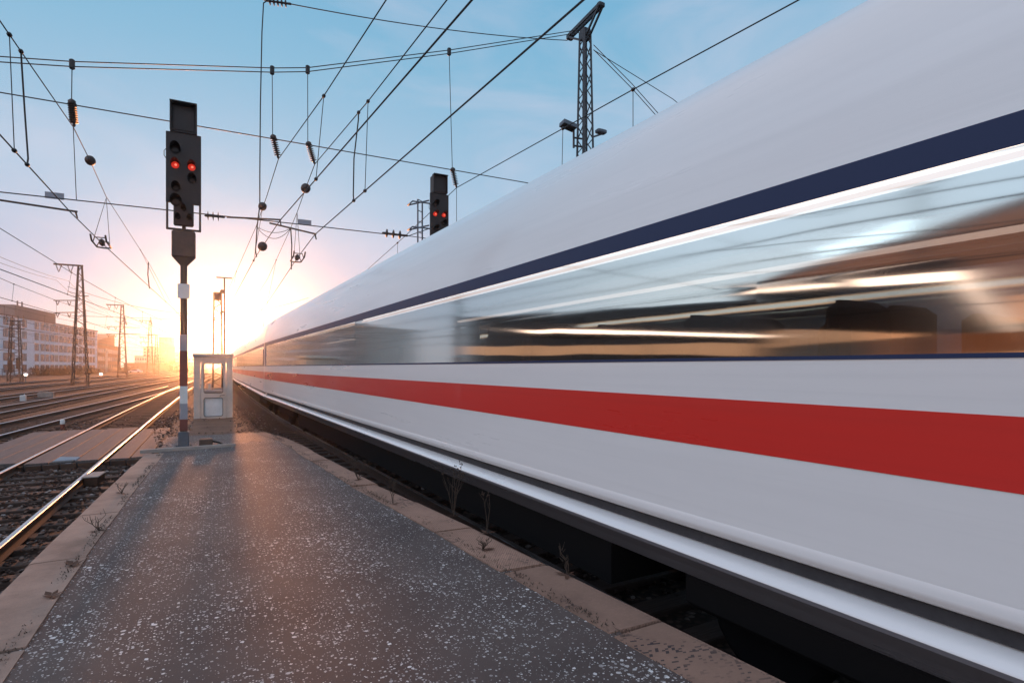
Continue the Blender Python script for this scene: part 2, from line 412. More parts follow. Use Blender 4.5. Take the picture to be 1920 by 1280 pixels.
ZP = .60
LO = [(-9, -1.36), (0, -1.27), (4.84, -1.23), (11.2, -1.03)]
RO = [(-9, 2.82), (1.71, 2.36), (2.87, 2.24), (5.12, 2.05), (7.12, 1.78), (15.2, 1.14)]
LW = [(-9, .36), (3.6, .33), (11.2, .24)]
RW = [(-9, .36), (4, .33), (7.5, .26), (15.2, .17)]
rnd = random.Random(3)
top = MB(); N = 260; Y0, Y1 = -9, 15.2
rows = []
def zs(y): return lerp([(-9, ZP), (12.0, ZP), (17.5, .34), (24, .27), (31, .10), (46, -.16)], y)
for i in range(N+1):
    y = Y0+(Y1-Y0)*i/N
    l = lerp(LO, y)+lerp(LW, y) if y < 11.2 else lerp([(11.2, -.80), (15.2, -.95)], y)
    r = lerp(RO, y)-lerp(RW, y)
    j1 = .018*math.sin(y*3.1)+rnd.uniform(-.014, .014); j2 = .03*math.sin(y*2.3+1)+.02*math.sin(y*5.9)+rnd.uniform(-.022, .022)
    l += j1 - .01; r += j2
    rows.append([(l, y, zs(y)+.004)]+[(l+(r-l)*k/8, y, zs(y)+.006+.006*math.sin(k*1.3+y*.8)) for k in range(1, 8)]+[(r, y, zs(y)+.004)])
vs = [p for q in rows for p in q]
top.add(vs, [(i*9+k, i*9+k+1, i*9+9+k+1, i*9+9+k) for i in range(N) for k in range(8)], 0, True)
struct(top.build('platform', 'asphalt'))
# concrete body of the platform under the asphalt
pb = MB(); ys = [Y0+(11.2-Y0)*i/40 for i in range(41)]
vs = []; fs = []
for y in ys:
    l = lerp(LO, y)+.06; r = lerp(RO, y)-.06
    vs += [(l, y, -.3), (l, y, ZP-.12), (r, y, ZP-.12), (r, y, -.3)]
for i in range(40):
    for k in range(3): fs.append((i*4+k, i*4+k+1, i*4+5+k, i*4+4+k))
fs += [(0, 1, 2, 3)[::-1], (160, 161, 162, 163)]
pb.add(vs, fs); struct(pb.build('platform_base', 'conc'))
# ramp of trodden earth beyond the asphalt
rp = MB(); vs = []; ny = 60
for i in range(ny+1):
    y = 11.2+(50-11.2)*i/ny
    l = lerp([(11.2, -.86), (13, -.98), (18, -1.12), (25, -1.1), (50, -.9)], y); r = lerp([(11.2, 1.30), (15.2, 1.16), (18, 1.05), (24, .95), (50, .55)], y)
    z = zs(y)-.012
    for k, t in enumerate((-1, 0, .15, .35, .5, .65, .85, 1, 2)):
        x = l-.22 if t == -1 else r+.45 if t == 2 else l+(r-l)*t
        x += .03*math.sin(y*1.9+k*2)
        zz = z if 0 <= t <= 1 else -.24
        if t in (0, 1): zz -= .03
        vs.append((x, y, max(zz, -.24)+.015*math.sin(y*2.7+k*1.7)))
rp.add(vs, [(i*9+k, i*9+k+1, i*9+10+k, i*9+9+k) for i in range(ny) for k in range(8)], 0, True)
struct(rp.build('path', 'earth'))
# kerbs: rows of slabs with open joints
def kerb_row(name, mat, outer, width, sgn, y0, y1, L, seed):
    b = MB(); rr = random.Random(seed); y = y0
    while y < y1-.2:
        ye = min(y+L*rr.uniform(.92, 1.08), y1); a0, a1 = lerp(outer, y+.008), lerp(outer, ye-.008)
        w0, w1 = lerp(width, y), lerp(width, ye); dz = rr.uniform(-.006, .006); dx = rr.uniform(-.010, .010); sk = rr.uniform(-.02, .02)
        zt = ZP+.012+dz
        def P(y_, a, w, t, z): return (a+dx-sgn*(w+.05)*t, y_+sk*t, z)
        prof = [(0, -.16), (0, -.03), (.06, -.006), (.14, 0), (1, 0), (1, -.16)]
        n = len(prof); vs = []
        for (yy, a, w) in ((y+.014, a0, w0), ((y+ye)/2, (a0+a1)/2+rr.uniform(-.006, .006), (w0+w1)/2), (ye-.014, a1, w1)):
            zo = zt + (zs(yy)-ZP)
            vs += [P(yy, a, w, t, zo+z) for t, z in prof]
        fs = [tuple(range(n)), tuple(range(3*n-1, 2*n-1, -1))]
        for q in range(2):
            for k in range(n): fs.append((q*n+k, q*n+n+k, q*n+n+(k+1) % n, q*n+(k+1) % n))
        if sgn < 0: fs = [f[::-1] for f in fs]
        b.add(vs, fs); y = ye
    return struct(b.build(name, mat))
kerb_row('kerb', 'kerb', RO, RW, 1, -9, 15.2, 1.12, 5)
kerb_row('kerb', 'kerbplain', LO, LW, -1, -9, 11.2, 1.55, 6)

# ------------------------------------------------------------------ railway tracks
def rail_prof(): return [(-.07, -.15), (.07, -.15), (.07, -.138), (.012, -.115), (.012, -.045), (.036, -.034), (.036, -.006), (.028, 0), (-.028, 0), (-.036, -.006), (-.036, -.034), (-.012, -.045), (-.012, -.115), (-.07, -.138)]
def path_pts(tab, y0, y1, step):
    n = max(2, int((y1-y0)/step)); return [(lerp(tab, y0+(y1-y0)*i/n), y0+(y1-y0)*i/n) for i in range(n+1)]
sl_me = MB().chbox((0, 0, -.19), (2.5, .25, .09), .012)
def make_track(label, tab, y0, y1, near_sleepers):
    t = empty('railway_track', (lerp(tab, max(y0, 0)), max(y0, 0), 0)); tag(t, label, 'railway track', 'tracks of the rail yard')
    ox, oy = t.location.x, t.location.y
    pr = rail_prof(); n = len(pr)
    for off in (-.75, .75):
        b = MB(); vs = []; pts = path_pts(tab, y0, y1, 2.5)
        for i, (x, y) in enumerate(pts):
            x2, y2 = pts[min(i+1, len(pts)-1)]; x1, y1_ = pts[max(i-1, 0)]
            d = Vector((x2-x1, y2-y1_)).normalized(); nx, ny_ = d.y, -d.x
            vs += [(x-ox+nx*(off+p), y-oy+ny_*(off+p), z) for p, z in pr]
        for k in range(n):
            mi = 1 if k in (6, 7, 8) else 0
            b.add(vs, [(i*n+k, i*n+(k+1) % n, i*n+n+(k+1) % n, i*n+n+k) for i in range(len(pts)-1)], mi) if False else None
        o = len(b.v); b.v += vs
        for i in range(len(pts)-1):
            for k in range(n):
                b.f.append([i*n+k, i*n+n+k, i*n+n+(k+1) % n, i*n+(k+1) % n]); b.mi.append(1 if k in (6, 7, 8) else 0); b.sm.append(False)
        b.build('rail', ['rust', 'railtop'], t)
    # sleepers
    y = max(y0, near_sleepers); first = None; cnt = 0; rest = MB(); rr = random.Random(int(abs(ox)*10))
    while y < min(y1, 220):
        x = lerp(tab, y); ang = math.atan2(lerp(tab, y+.5)-lerp(tab, y-.5), 1)
        if cnt < 100:
            if first is None: first = MB().chbox((0, 0, -.185), (2.5, .25, .09), .012).build('sleeper', 'sleeper', t); s_ = first
            else: s_ = first.copy(); col.objects.link(s_); s_.parent = t
            s_.location = (x-ox+rr.uniform(-.03, .03), y-oy, rr.uniform(-.008, .004)); s_.rotation_euler.z = -ang+rr.uniform(-.012, .012)
        else: rest.box((x-ox, y-oy, -.185), (2.5, .25, .09), 0, -ang)
        cnt += 1; y += .62
    if rest.v:
        o = rest.build('sleeper', 'sleeper', t); o['kind'] = 'stuff'
    return t
T1 = [(-20, -2.93), (30, -2.93), (60, -2.75), (120, -1.6), (300, 4)]
make_track('railway track beside the asphalt platform, crossed by dark planks', T1, -12, 290, -6)
T2 = [(-20, -9.9), (18, -6.75), (26, -6.2), (43, -4.95), (60, -4.1), (80, -3.3)]
make_track('railway track slanting in to join the track nearest the platform', T2, 3, 72, 10)
T3 = [(-20, -10.6), (25, -9.6), (90, -7.0), (160, -4), (300, 3)]
make_track('railway track just beyond the slanting joining track', T3, 10, 290, 22)
T4 = [(-20, -14.2), (40, -13.3), (120, -10), (300, -2)]
make_track('railway track in the middle of the yard, third from the office block', T4, 18, 290, 34)
T5 = [(-20, -19), (60, -18), (140, -15.2), (300, -8)]
make_track('railway track second from the office block, beyond the lattice masts', T5, 26, 290, 44)
T6 = [(-20, -24), (80, -23.5), (300, -16)]
make_track('railway track farthest across the yard, closest to the office block', T6, 40, 290, 56)
TT = [(-40, 4.05+.045*40), (0, 4.05), (24, 3.16), (37, 3.03), (53, 3.0), (78, 3.2), (104, 3.8), (300, 14)]
make_track('railway track carrying the white and red train', TT, -30, 290, -4)

# plank crossing over the first two tracks
cr_ = empty('plank_crossing', (-4.6, 19.4, 0)); tag(cr_, 'grey timber plank crossing laid level between the rails', 'level crossing')
rr = random.Random(9)
def plank_set(xs0, xs1, n, y0, y1, skew=0):
    w = (xs1-xs0)/n
    for i in range(n):
        x = xs0+w*(i+.5); dz = rr.uniform(-.010, .006); e0 = rr.uniform(-.06, .06); e1 = rr.uniform(-.06, .06)
        b = MB(); b.chbox((0, 0, 0), (w-.022, y1-y0+e1-e0, .14), .008); o = b.build('plank', 'plank', cr_)
        o.location = (x+4.6, (y0+y1+e0+e1)/2-19.4, -.085+dz); o.rotation_euler.z = skew
plank_set(-3.60, -2.27, 3, 15.6, 23.2); plank_set(-2.09, -1.30, 2, 15.6, 22.6)
plank_set(-5.1, -3.76, 3, 15.8, 23.2)
b = MB()
for i in range(14): b.box((-5.2+i*.30+4.6, 15.50-19.4+rr.uniform(-.02, .02), -.12), (.26, .10, .13))
b.build('edge_board', 'sleeper', cr_)

# ballast stones near enough to be told from the sheet
st = MB(); rr = random.Random(11)
def stone(x, y, z, r):
    vs = []; a0 = rr.uniform(0, 6.28)
    for zz, q, n in ((-.45, .7, 4), (.15, 1, 4), (.55, .55, 4)):
        for k in range(4):
            a = a0+k*math.pi/2+zz*1.1+rr.uniform(-.35, .35); m_ = r*q*rr.uniform(.7, 1.25)
            vs.append((x+m_*math.cos(a), y+m_*math.sin(a), z+zz*r*rr.uniform(.7, 1.1)))
    st.add(vs, [(8, 9, 10, 11)]+[(q*4+k, q*4+(k+1) % 4, q*4+4+(k+1) % 4, q*4+4+k) for q in (0, 1) for k in range(4)])
def off_rail(x, y, tab):
    d = x-lerp(tab, y); return abs(abs(d)-.75) > .10
n_st = 0
while n_st < 11000:
    y = rr.uniform(3.2, 15.4) if n_st < 8000 else rr.uniform(15, 30); x = rr.uniform(-5.6, lerp(LO, min(y, 11))+.02) if y < 15.4 else rr.uniform(-9, -1.4)
    if y > 15.4 and -5.2 < x < -1.2 and y < 23.4: continue
    if not off_rail(x, y, T1): continue
    on_sl = abs(((y+6) % .62)) < .14 or abs(((y+6) % .62)-.62) < .14
    if on_sl and abs(x+2.93) < 1.3 and rr.random() < .30: continue
    stone(x, y, (-.14 if on_sl else -.185)+rr.uniform(-.01, .022), rr.uniform(.018, .042)); n_st += 1
for i in range(5000):
    y = rr.uniform(4, 34); a = lerp(RO, min(y, 15)) if y < 15 else 1.35; bq = lerp(TT, y)+.9
    x = rr.uniform(a+.02, bq)
    if off_rail(x, y, TT): stone(x, y, -.18+rr.uniform(-.01, .02), rr.uniform(.02, .042))
for i in range(3000):
    y = rr.uniform(12, 32); x = rr.uniform(-1.5, 1.15); z = zs(y)
    if abs(x) > .55 or rr.random() < .06: stone(x, y, z-.004 if x > lerp([(11.2, -.8), (18, -1.5), (50, -1)], y) else -.18, rr.uniform(.008, .028))
o = st.build('gravel', 'stone'); tag(o, 'loose brown ballast stones between and beside the rails', 'gravel', None, 'stuff')

# small things on the track bed
o = MB().chbox((0, 0, 0), (.40, .46, .03), .006).build('steel_plate', 'plate'); o.location = at_z(122, 863, -.02); o.rotation_euler = (R(9), R(3), R(-12)); tag(o, 'pale square steel plate lying at the edge of the plank crossing', 'plate')
bx = empty('cable_box', at_z(176, 905, -.15)); tag(bx, 'small grey lidded cable box beside the rail on the ballast', 'cable box')
MB().chbox((0, 0, .06), (.24, .52, .16), .012).build('body', 'rust', bx); MB().chbox((0, 0, .155), (.27, .56, .025), .008).build('lid', 'conc', bx)
bx.rotation_euler.z = R(-4)
mk = empty('track_marker', at_z(117, 805, -.2)); tag(mk, 'short white and red marker post between two tracks', 'marker post')
MB().lathe((0, 0, 0), (0, 0, .2), [(0, .07), (1, .07)]).build('base', 'redpaint', mk); MB().lathe((0, 0, .2), (0, 0, .36), [(0, .075), (.8, .075), (1, .05)]).build('cap', 'white', mk)
for (px, py, lab) in ((43, 752, 'small white marker post among the middle tracks of the yard'), (86, 745, 'small pale point motor box between the yard rails')):
    o = MB().chbox((0, 0, .2), (.3 if py == 752 else .9, .3 if py == 752 else .5, .4), .03).add([(.02, 0, .41), (.1, 0, .41), (.06, .05, .5)], [(0, 1, 2)]).build('marker_post' if py == 752 else 'point_motor_box', 'white' if py == 752 else 'conc'); o.location = at_z(px, py, -.2); tag(o, lab, 'marker post' if py == 752 else 'equipment box')

# ------------------------------------------------------------------ the train
LEN, WID = 26.4, 2.83
sill_d = [(.26, .68), (.12, .80), (-.018, .905), (-.034, .932)]
sill_c = [(-.034, .932), (-.029, .950), (.025, .976), (.088, .996)]
sill_b = [(.088, .996), (.088, 1.056), (.028, 1.074)]
sill_a = [(.028, 1.076), (-.004, 1.098), (-.012, 1.128), (0, 1.17)]
side = sill_d+sill_c[1:]+sill_b[1:]+sill_a[1:]+[(0, 2.085)]
upper = [(.016, 2.985), (.045, 3.22), (.10, 3.48), (.20, 3.72), (.36, 3.90), (.60, 4.05), (.90, 4.145), (1.20, 4.18), (1.415, 4.185)]
def mirror_prof(p): return [(WID-x, z) for x, z in p]
train = empty('passenger_train', (2.63, 0, 0)); tag(train, 'white passenger train with a red stripe and long dark window band', 'train')
def both(b, prof, y0, y1, mi, smooth):
    b.extr(prof, y0, y1, mi, False, smooth)
    q = mirror_prof(prof)[::-1]; b.extr(q, y0, y1, mi, False, smooth)
PANES = 13
def make_coach():
    b = MB(); y0, y1 = .03, LEN-.03
    both(b, sill_d, y0, y1, 1, False); both(b, sill_c, y0, y1, 2, True); both(b, sill_b, y0, y1, 1, False); both(b, sill_a, y0, y1, 0, True); both(b, [(0, 1.17), (0, 2.085)], y0, y1, 0, False)
    full = upper+mirror_prof(upper)[::-1][1:]
    b.extr(full, y0, y1, 0, False, True)
    # ends
    outline = side+upper+(mirror_prof(upper)[::-1][1:])+mirror_prof(side)[::-1]
    n = len(outline)
    b.add([(x, y0, z) for x, z in outline], [tuple(range(n))], 0); b.add([(x, y1, z) for x, z in outline], [tuple(range(n-1, -1, -1))], 0)
    body = b.build('coach_body', ['coachwhite', 'coachshade', 'coachwhite'], train)
    def child(mb, name, mat): return mb.build(name, mat, body)
    s_ = MB()
    for sg in (0, 1):
        for z0, z1 in ((1.59, 1.87),):
            x = -.003 if not sg else WID+.003
            f = [(0, 1, 2, 3)]
            s_.add([(x, y0, z0), (x, y1, z0), (x, y1, z1), (x, y0, z1)], f if sg else [(3, 2, 1, 0)])
    child(s_, 'red_stripe', 'coachred')
    # navy trim above the windows and gasket below
    tr = MB()
    for sg in (0, 1):
        def X(u): return u if not sg else WID-u
        for za, ua, zb, ub in ((2.86, .0075, 2.985, .012), (2.085, -.004, 2.104, -.003)):
            tr.add([(X(ua), y0, za), (X(ua), y1, za), (X(ub), y1, zb), (X(ub), y0, zb)], [(0, 1, 2, 3) if sg else (3, 2, 1, 0)])
    child(tr, 'window_trim', 'coachdark')
    # panes with narrow dark pillars between them
    L = (LEN-1.2)/PANES
    pil = MB()
    for yy in (.32, LEN-.32):
        for c in (.07, WID-.07): child(MB().box((c, yy, 2.49), (.09, .55, .78)), 'end_pillar', 'coachdark')
    proto = None
    for sg in (0, 1):
        for k in range(PANES):
            if proto is None:
                p = MB(); p.add([(0, -.5*L, 2.104), (0, .5*L, 2.104), (.011, .5*L, 2.86), (.011, -.5*L, 2.86)], [(3, 2, 1, 0)])
                o = child(p, 'window', 'coachglass'); proto = o
            else: o = proto.copy(); col.objects.link(o); o.parent = body
            o.location = (0 if not sg else WID, .6+(k+.5)*L, 0); o.rotation_euler.z = 0 if not sg else math.pi
    # interior: floor, ceiling, partition, seats, two rows of lamps
    it = MB(); it.bbox((.12, .5, 1.22), (WID-.12, LEN-.5, 1.27)); it.bbox((.12, .5, 3.30), (WID-.12, LEN-.5, 3.34))
    for yy in (.55, LEN-.55, LEN*.5): it.bbox((.12, yy-.03, 1.27), (WID-.12, yy+.03, 3.3))
    it.bbox((.06, .5, 1.0), (.10, LEN-.5, 2.10)); it.bbox((WID-.10, .5, 1.0), (WID-.06, LEN-.5, 2.10))
    child(it, 'interior', 'interior')
    se = MB()
    y = 1.3
    while y < LEN-1.5:
        for xx in (.42, .92, 1.90, 2.40):
            se.chbox((xx, y, 1.98), (.44, .13, .82), .04); se.chbox((xx, y+.22, 1.66), (.44, .46, .14), .04)
        y += .96
    child(se, 'seat', 'seatcloth')['kind'] = 'stuff'
    lp = MB(); lp.bbox((.26, .7, 2.905), (.37, LEN-.7, 2.965)); lm = child(lp, 'ceiling_lamp', 'lampwarm')
    for xa, za in ((.245, 2.885), (.375, 2.95)): child(MB().bbox((xa-.012, .7, za), (xa+.012, LEN-.7, za+.02)), 'glow_fringe', 'fringeglow')  # glowing strips added as the orange fringe of the lamp's light
    lp = MB(); lp.bbox((2.20, .7, 2.965), (2.28, LEN-.7, 3.0)); child(lp, 'ceiling_lamp', 'lampwarm2')
    lr = MB(); lr.bbox((.14, .7, 2.97), (.50, LEN-.7, 3.0)); lr.bbox((WID-.5, .7, 3.005), (WID-.14, LEN-.7, 3.03)); child(lr, 'luggage_rack', 'interior')
    uf = MB(); uf.bbox((.28, 6.0, .34), (WID-.28, LEN-6.0, 1.1)); uf.bbox((.30, .6, .66), (WID-.30, LEN-.6, 1.1))  # middle box carried low to shut out light from the far side
    for yy in (8, 11.5, 15, 18): uf.chbox((.62, yy, .55), (.5, 2.2, .55), .05); uf.chbox((WID-.62, yy, .55), (.5, 2.2, .55), .05)
    child(uf, 'underframe', 'under')
    for yy in (3.6, LEN-3.6):
        bo = MB()
        for xx in (.33, WID-.33): bo.chbox((xx, yy, .58), (.14, 3.3, .24), .04)
        for dy in (-1.25, 1.25):
            for xx in (WID/2-.75, WID/2+.75): bo.lathe((xx-.07, yy+dy, .46), (xx+.07, yy+dy, .46), [(0, .40), (.25, .46), (1, .46)], 24)
            bo.lathe((WID/2-.75, yy+dy, .46), (WID/2+.75, yy+dy, .46), [(0, .08), (1, .08)], 10)
        child(bo, 'bogie', 'under')
    gw = MB(); gw.bbox((.35, LEN-.05, .9), (WID-.35, LEN+.05, 3.6)); child(gw, 'gangway', 'under')
    return body
def place(o, x0, y0, x1):
    a = math.atan2(x1-x0, LEN); o.location = (x0-2.63, y0, 0); o.rotation_euler.z = -a
coach0 = make_coach()
runs = [(2.63+.037*2.4, -2.4, 2.63-.037*24), (2.63+.037*2.4+.98, -28.83, 2.63+.037*2.4), (1.738, 24.03, 1.60), (1.598, 50.46, 1.72), (1.722, 76.89, 2.25), (2.255, 103.3, 3.2)]
for i, (a, y, b_) in enumerate(runs):
    c = coach0 if i == 0 else copy_tree(coach0, train)
    place(c, a, y, b_)

# ------------------------------------------------------------------ signals
def make_signal(name, label, loc, base_z, raise_, cage):
    t = empty(name, loc); tag(t, label, 'signal', 'main signals with two red lights')
    Zp = loc[2]; k = raise_
    def z(v): return v+k-Zp
    p = MB(); p.lathe((0, 0, .30), (0, 0, z(4.0)), [(0, .058), (1, .054)], 16, 0); p.build('pole', 'rustpaint', t)
    p = MB(); p.chbox((0, 0, .155), (.17, .17, .31), .012); p.chbox((0, 0, .012), (.30, .26, .024), .006)
    for sx in (-.11, .11):
        for sy in (-.09, .09): p.lathe((sx, sy, .02), (sx, sy, .06), [(0, .015), (1, .015)], 6)
    p.build('pedestal', 'steel', t)
    p = MB(); pl = [(2.63, 2.34, 2), (2.34, 1.71, 0), (1.71, 1.40, 1), (1.40, 1.12, 2), (1.12, .92, 0)]
    for a, b_, mi in pl: p.chbox((0, -.062, (z(a-k*0)+z(b_-k*0))/2), (.124, .010, (a-b_)), .002, mi)
    p.build('banded_plate', ['redpaint', 'white', 'plate'], t)
    p = MB(); p.chbox((0, -.075, z(3.40)), (.19, .012, .26), .004); p.build('sign_plate', 'white', t)
    # connection box tapering to the pole
    p = MB(); p.chbox((0, 0, z(4.235)), (.37, .20, .47), .02)
    p.add([(-.165, -.09, z(4.0)), (.165, -.09, z(4.0)), (.165, .09, z(4.0)), (-.165, .09, z(4.0)), (-.05, -.05, z(3.86)), (.05, -.05, z(3.86)), (.05, .05, z(3.86)), (-.05, .05, z(3.86))],
          [(4, 5, 1, 0), (5, 6, 2, 1), (6, 7, 3, 2), (7, 4, 0, 3)])
    p.build('terminal_box', 'rustpaint', t)
    # bracket frame under the panel
    p = MB()
    for sx in (-.255, .255): p.chbox((sx, 0, z(4.74)), (.034, .05, .48), .004)
    p.chbox((0, 0, z(4.505)), (.544, .05, .032), .004); p.chbox((0, .05, z(5.3)), (.06, .06, 1.9), .006)
    p.build('bracket', 'rustpaint', t)
    # panel with rounded lower tongue
    p = MB(); p.chbox((0, -.03, z(5.585)), (.546, .05, 1.25), .006); p.chbox((0, -.032, z(4.77)), (.315, .046, .42), .02)
    p.chbox((0, .075, z(5.58)), (.42, .15, 1.1), .02); p.tube([(-.275, -.02, z(5.9)), (-.30, -.03, z(5.86)), (-.30, -.03, z(5.78)), (-.275, -.02, z(5.74))], .006)
    p.build('panel', 'signal', t)
    def lamp(x, zz, r, lit):
        hd = MB(); n = 14; vs = []
        for j in range(n+1):
            a = -.35+(math.pi+.7)*j/n
            for yy, rr_ in ((-.055, r+.012), (-.055-.20*(max(0, math.sin(a))**.6)-.02, (r+.012)*.98)):
                vs.append((x+rr_*math.cos(a), yy, z(zz)+rr_*math.sin(a)))
        hd.add(vs, [(2*j, 2*j+1, 2*j+3, 2*j+2) for j in range(n)], 0, True)
        L = MB(); L.lathe((x, -.056, z(zz)), (x, -.075, z(zz)), [(0, r), (.6, r*.95), (1, r*.5)], 20)
        if lit: L.lathe((x+.01, -.076, z(zz)), (x+.01, -.078, z(zz)), [(0, r*.32), (1, r*.3)], 10, 1)
        o = L.build('lamp', ['redlamp', 'redcore'] if lit else 'lens', t); hd.build('lamp_hood', 'signal', o)
    for x, zz, r, lit in ((-.13, 5.90, .075, 0), (-.13, 5.625, .062, 1), (.125, 5.625, .062, 1), (.13, 5.40, .062, 0), (-.12, 5.22, .062, 0), (-.12, 4.98, .085, 0), (0, 4.86, .032, 0), (-.09, 4.70, .032, 0), (.09, 4.70, .032, 0)):
        lamp(x, zz, r, lit)
    # speed indicator box on top, its hood open to the front
    p = MB(); p.chbox((0, .06, z(6.47)), (.40, .22, .48), .01)
    for sx in (-.20, .20): p.chbox((sx, -.09, z(6.47)), (.02, .12, .50), .003)
    p.chbox((0, -.11, z(6.715)), (.42, .18, .02), .003); p.chbox((0, -.04, z(6.225)), (.42, .06, .02), .003); p.chbox((0, .03, z(6.20)), (.30, .08, .06), .005)
    for zz in (6.70, 6.23):
        for sx in (-.185, .185): p.chbox((sx, -.155, z(zz)), (.03, .012, .035), .003)
    p.chbox((0, -.058, z(6.47)), (.33, .012, .42), .003)
    p.build('indicator_box', 'signal', t)
    if cage:
        p = MB()
        for zz in (5.9, 5.2, 4.5):
            p.tube([(-.25, .1, z(zz+.13)), (-.78, .40, z(zz)), (-.78, -.05, z(zz)), (-.25, -.05, z(zz))], .022)
        for q in ((-.60, .05), (-.42, .2)): p.tube([(q[0], q[1], .2), (q[0], q[1], z(6.0))], .022)
        y = .6
        while y < z(6.0): p.tube([(-.60, .05, y), (-.42, .2, y)], .012); y += .3
        p.build('ladder_cage', 'steel', t)
    return t
make_signal('railway_signal', 'tall signal with two red lights standing at the platform end', (-.47, 11.75, ZP-.01), ZP, 0, False)
make_signal('railway_signal', 'signal with red lights and ladder cage rising behind the train roof', (5.62, 15.14, -.2), 0, .70, True)
# footing boards beside the first signal
o = MB().bar((-1.10, 11.45, ZP+.02), (.35, 11.52, ZP+.03), .10, .06).build('kerb_board', 'conc'); tag(o, 'low concrete board at the foot of the platform signal', 'board')
bx = empty('cable_joint', (-.12, 11.75, ZP)); tag(bx, 'small rusty cable joint box beside the signal foot', 'cable box')
MB().chbox((0, 0, .08), (.22, .16, .14), .015).build('housing', 'rustpaint', bx); MB().tube([(.1, 0, .10), (.22, .02, .06), (.34, .03, -.02)], .018).build('cable', 'rubber', bx)

# ------------------------------------------------------------------ booth on the ramp
BZ = zs(23.)-.04
bo = empty('platform_booth', (0.0, 22.9, BZ)); tag(bo, 'small enamelled booth with rounded door windows at the end of the ramp', 'booth')
BW, BD, BH = 1.20, 1.2, 2.16
b = MB()
b.bbox((-BW/2, -BD/2, 0), (-.40, -BD/2+.06, BH)); b.bbox((.40, -BD/2, 0), (BW/2, -BD/2+.06, BH))        # front posts beside door
b.bbox((-.40, -BD/2, 2.02), (.40, -BD/2+.06, BH)); b.bbox((-BW/2, BD/2-.05, 0), (BW/2, BD/2, 1.05)); b.bbox((-BW/2, BD/2-.05, 1.95), (BW/2, BD/2, BH))
for sx in (-1, 1):
    x0, x1 = (sx*BW/2, sx*(BW/2-.05)); b.bbox((min(x0, x1), -BD/2+.06, 0), (max(x0, x1), BD/2-.05, 1.05)); b.bbox((min(x0, x1), -BD/2+.06, 1.95), (max(x0, x1), BD/2-.05, BH))
    b.bbox((min(x0, x1), BD/2-.12, 1.05), (max(x0, x1), BD/2-.05, 1.95)); b.bbox((min(x0, x1), BD/2-.05, 1.05), (max(x0, x1), BD/2, 1.95)); b.bbox((min(x0, x1), -BD/2+.06, 1.05), (max(x0, x1), -BD/2+.12, 1.95))
b.build('wall', 'booth', bo)
MB().chbox((0, -.02, BH+.06), (BW+.08, BD+.12, .12), .03).build('roof', 'booth', bo)
def rrect(w, h, r, n=6):
    pts = []
    for cx_, cz, a0 in ((w/2-r, h/2-r, 0), (-w/2+r, h/2-r, 90), (-w/2+r, -h/2+r, 180), (w/2-r, -h/2+r, 270)):
        for k in range(n+1): a = R(a0+90*k/n); pts.append((cx_+r*math.cos(a), cz+r*math.sin(a)))
    return pts
def ring_panel(b, w, h, iw, ih, r, cz, y0, y1, mi=0):       # rectangular panel with a rounded opening
    inn = rrect(iw, ih, r); n = len(inn); out = []
    for (x, zz) in inn:
        k = max(abs(x)/(w/2), abs(zz)/(h/2)); out.append((x/k, zz/k))
    vs = [(x, y0, cz+q) for x, q in inn]+[(x, y0, cz+q) for x, q in out]+[(x, y1, cz+q) for x, q in inn]
    fs = []
    for i in range(n): j = (i+1) % n; fs += [(i, j, n+j, n+i), (i, 2*n+i, 2*n+j, j)]
    b.add(vs, fs, mi)
d = MB(); ring_panel(d, .78, 1.19, .58, 1.02, .06, 1.42, -BD/2-.012, -BD/2+.03); ring_panel(d, .78, .80, .58, .64, .07, .425, -BD/2-.012, -BD/2+.03)
dr = d.build('door', 'booth', bo)
MB().add([(x, -BD/2+.022, 1.42+q) for x, q in rrect(.60, 1.04, .06)], [tuple(range(28))]).build('window', 'boothglass', dr)
MB().add([(x, -BD/2+.022, .425+q) for x, q in rrect(.60, .66, .07)], [tuple(range(28))]).build('lower_panel', 'boothpanel', dr)
for nm, cz, w, h, r in (('window_seal', 1.42, .58, 1.02, .06), ('panel_seal', .425, .58, .64, .07)):
    MB().tube([(x, -BD/2-.014, cz+q) for x, q in rrect(w, h, r)+rrect(w, h, r)[:1]], .010, 6).build(nm, 'rubber', dr)
MB().tube([(.20, -BD/2-.02, .80), (.22, -BD/2-.06, .82), (.33, -BD/2-.06, .83), (.34, -BD/2-.02, .83)], .012).build('handle', 'steel', dr)
MB().add([(-BW/2+.05, BD/2-.025, 1.05), (BW/2-.05, BD/2-.025, 1.05), (BW/2-.05, BD/2-.025, 1.95), (-BW/2+.05, BD/2-.025, 1.95)], [(0, 1, 2, 3)]).build('window', 'boothglass', bo)
o = MB().lathe((-.12, -.1, 1.0), (-.12, -.1, 1.22), [(0, .05), (1, .045)], 12).chbox((.02, -.1, .97), (.7, .4, .04), .006).build('shelf', 'white', bo)

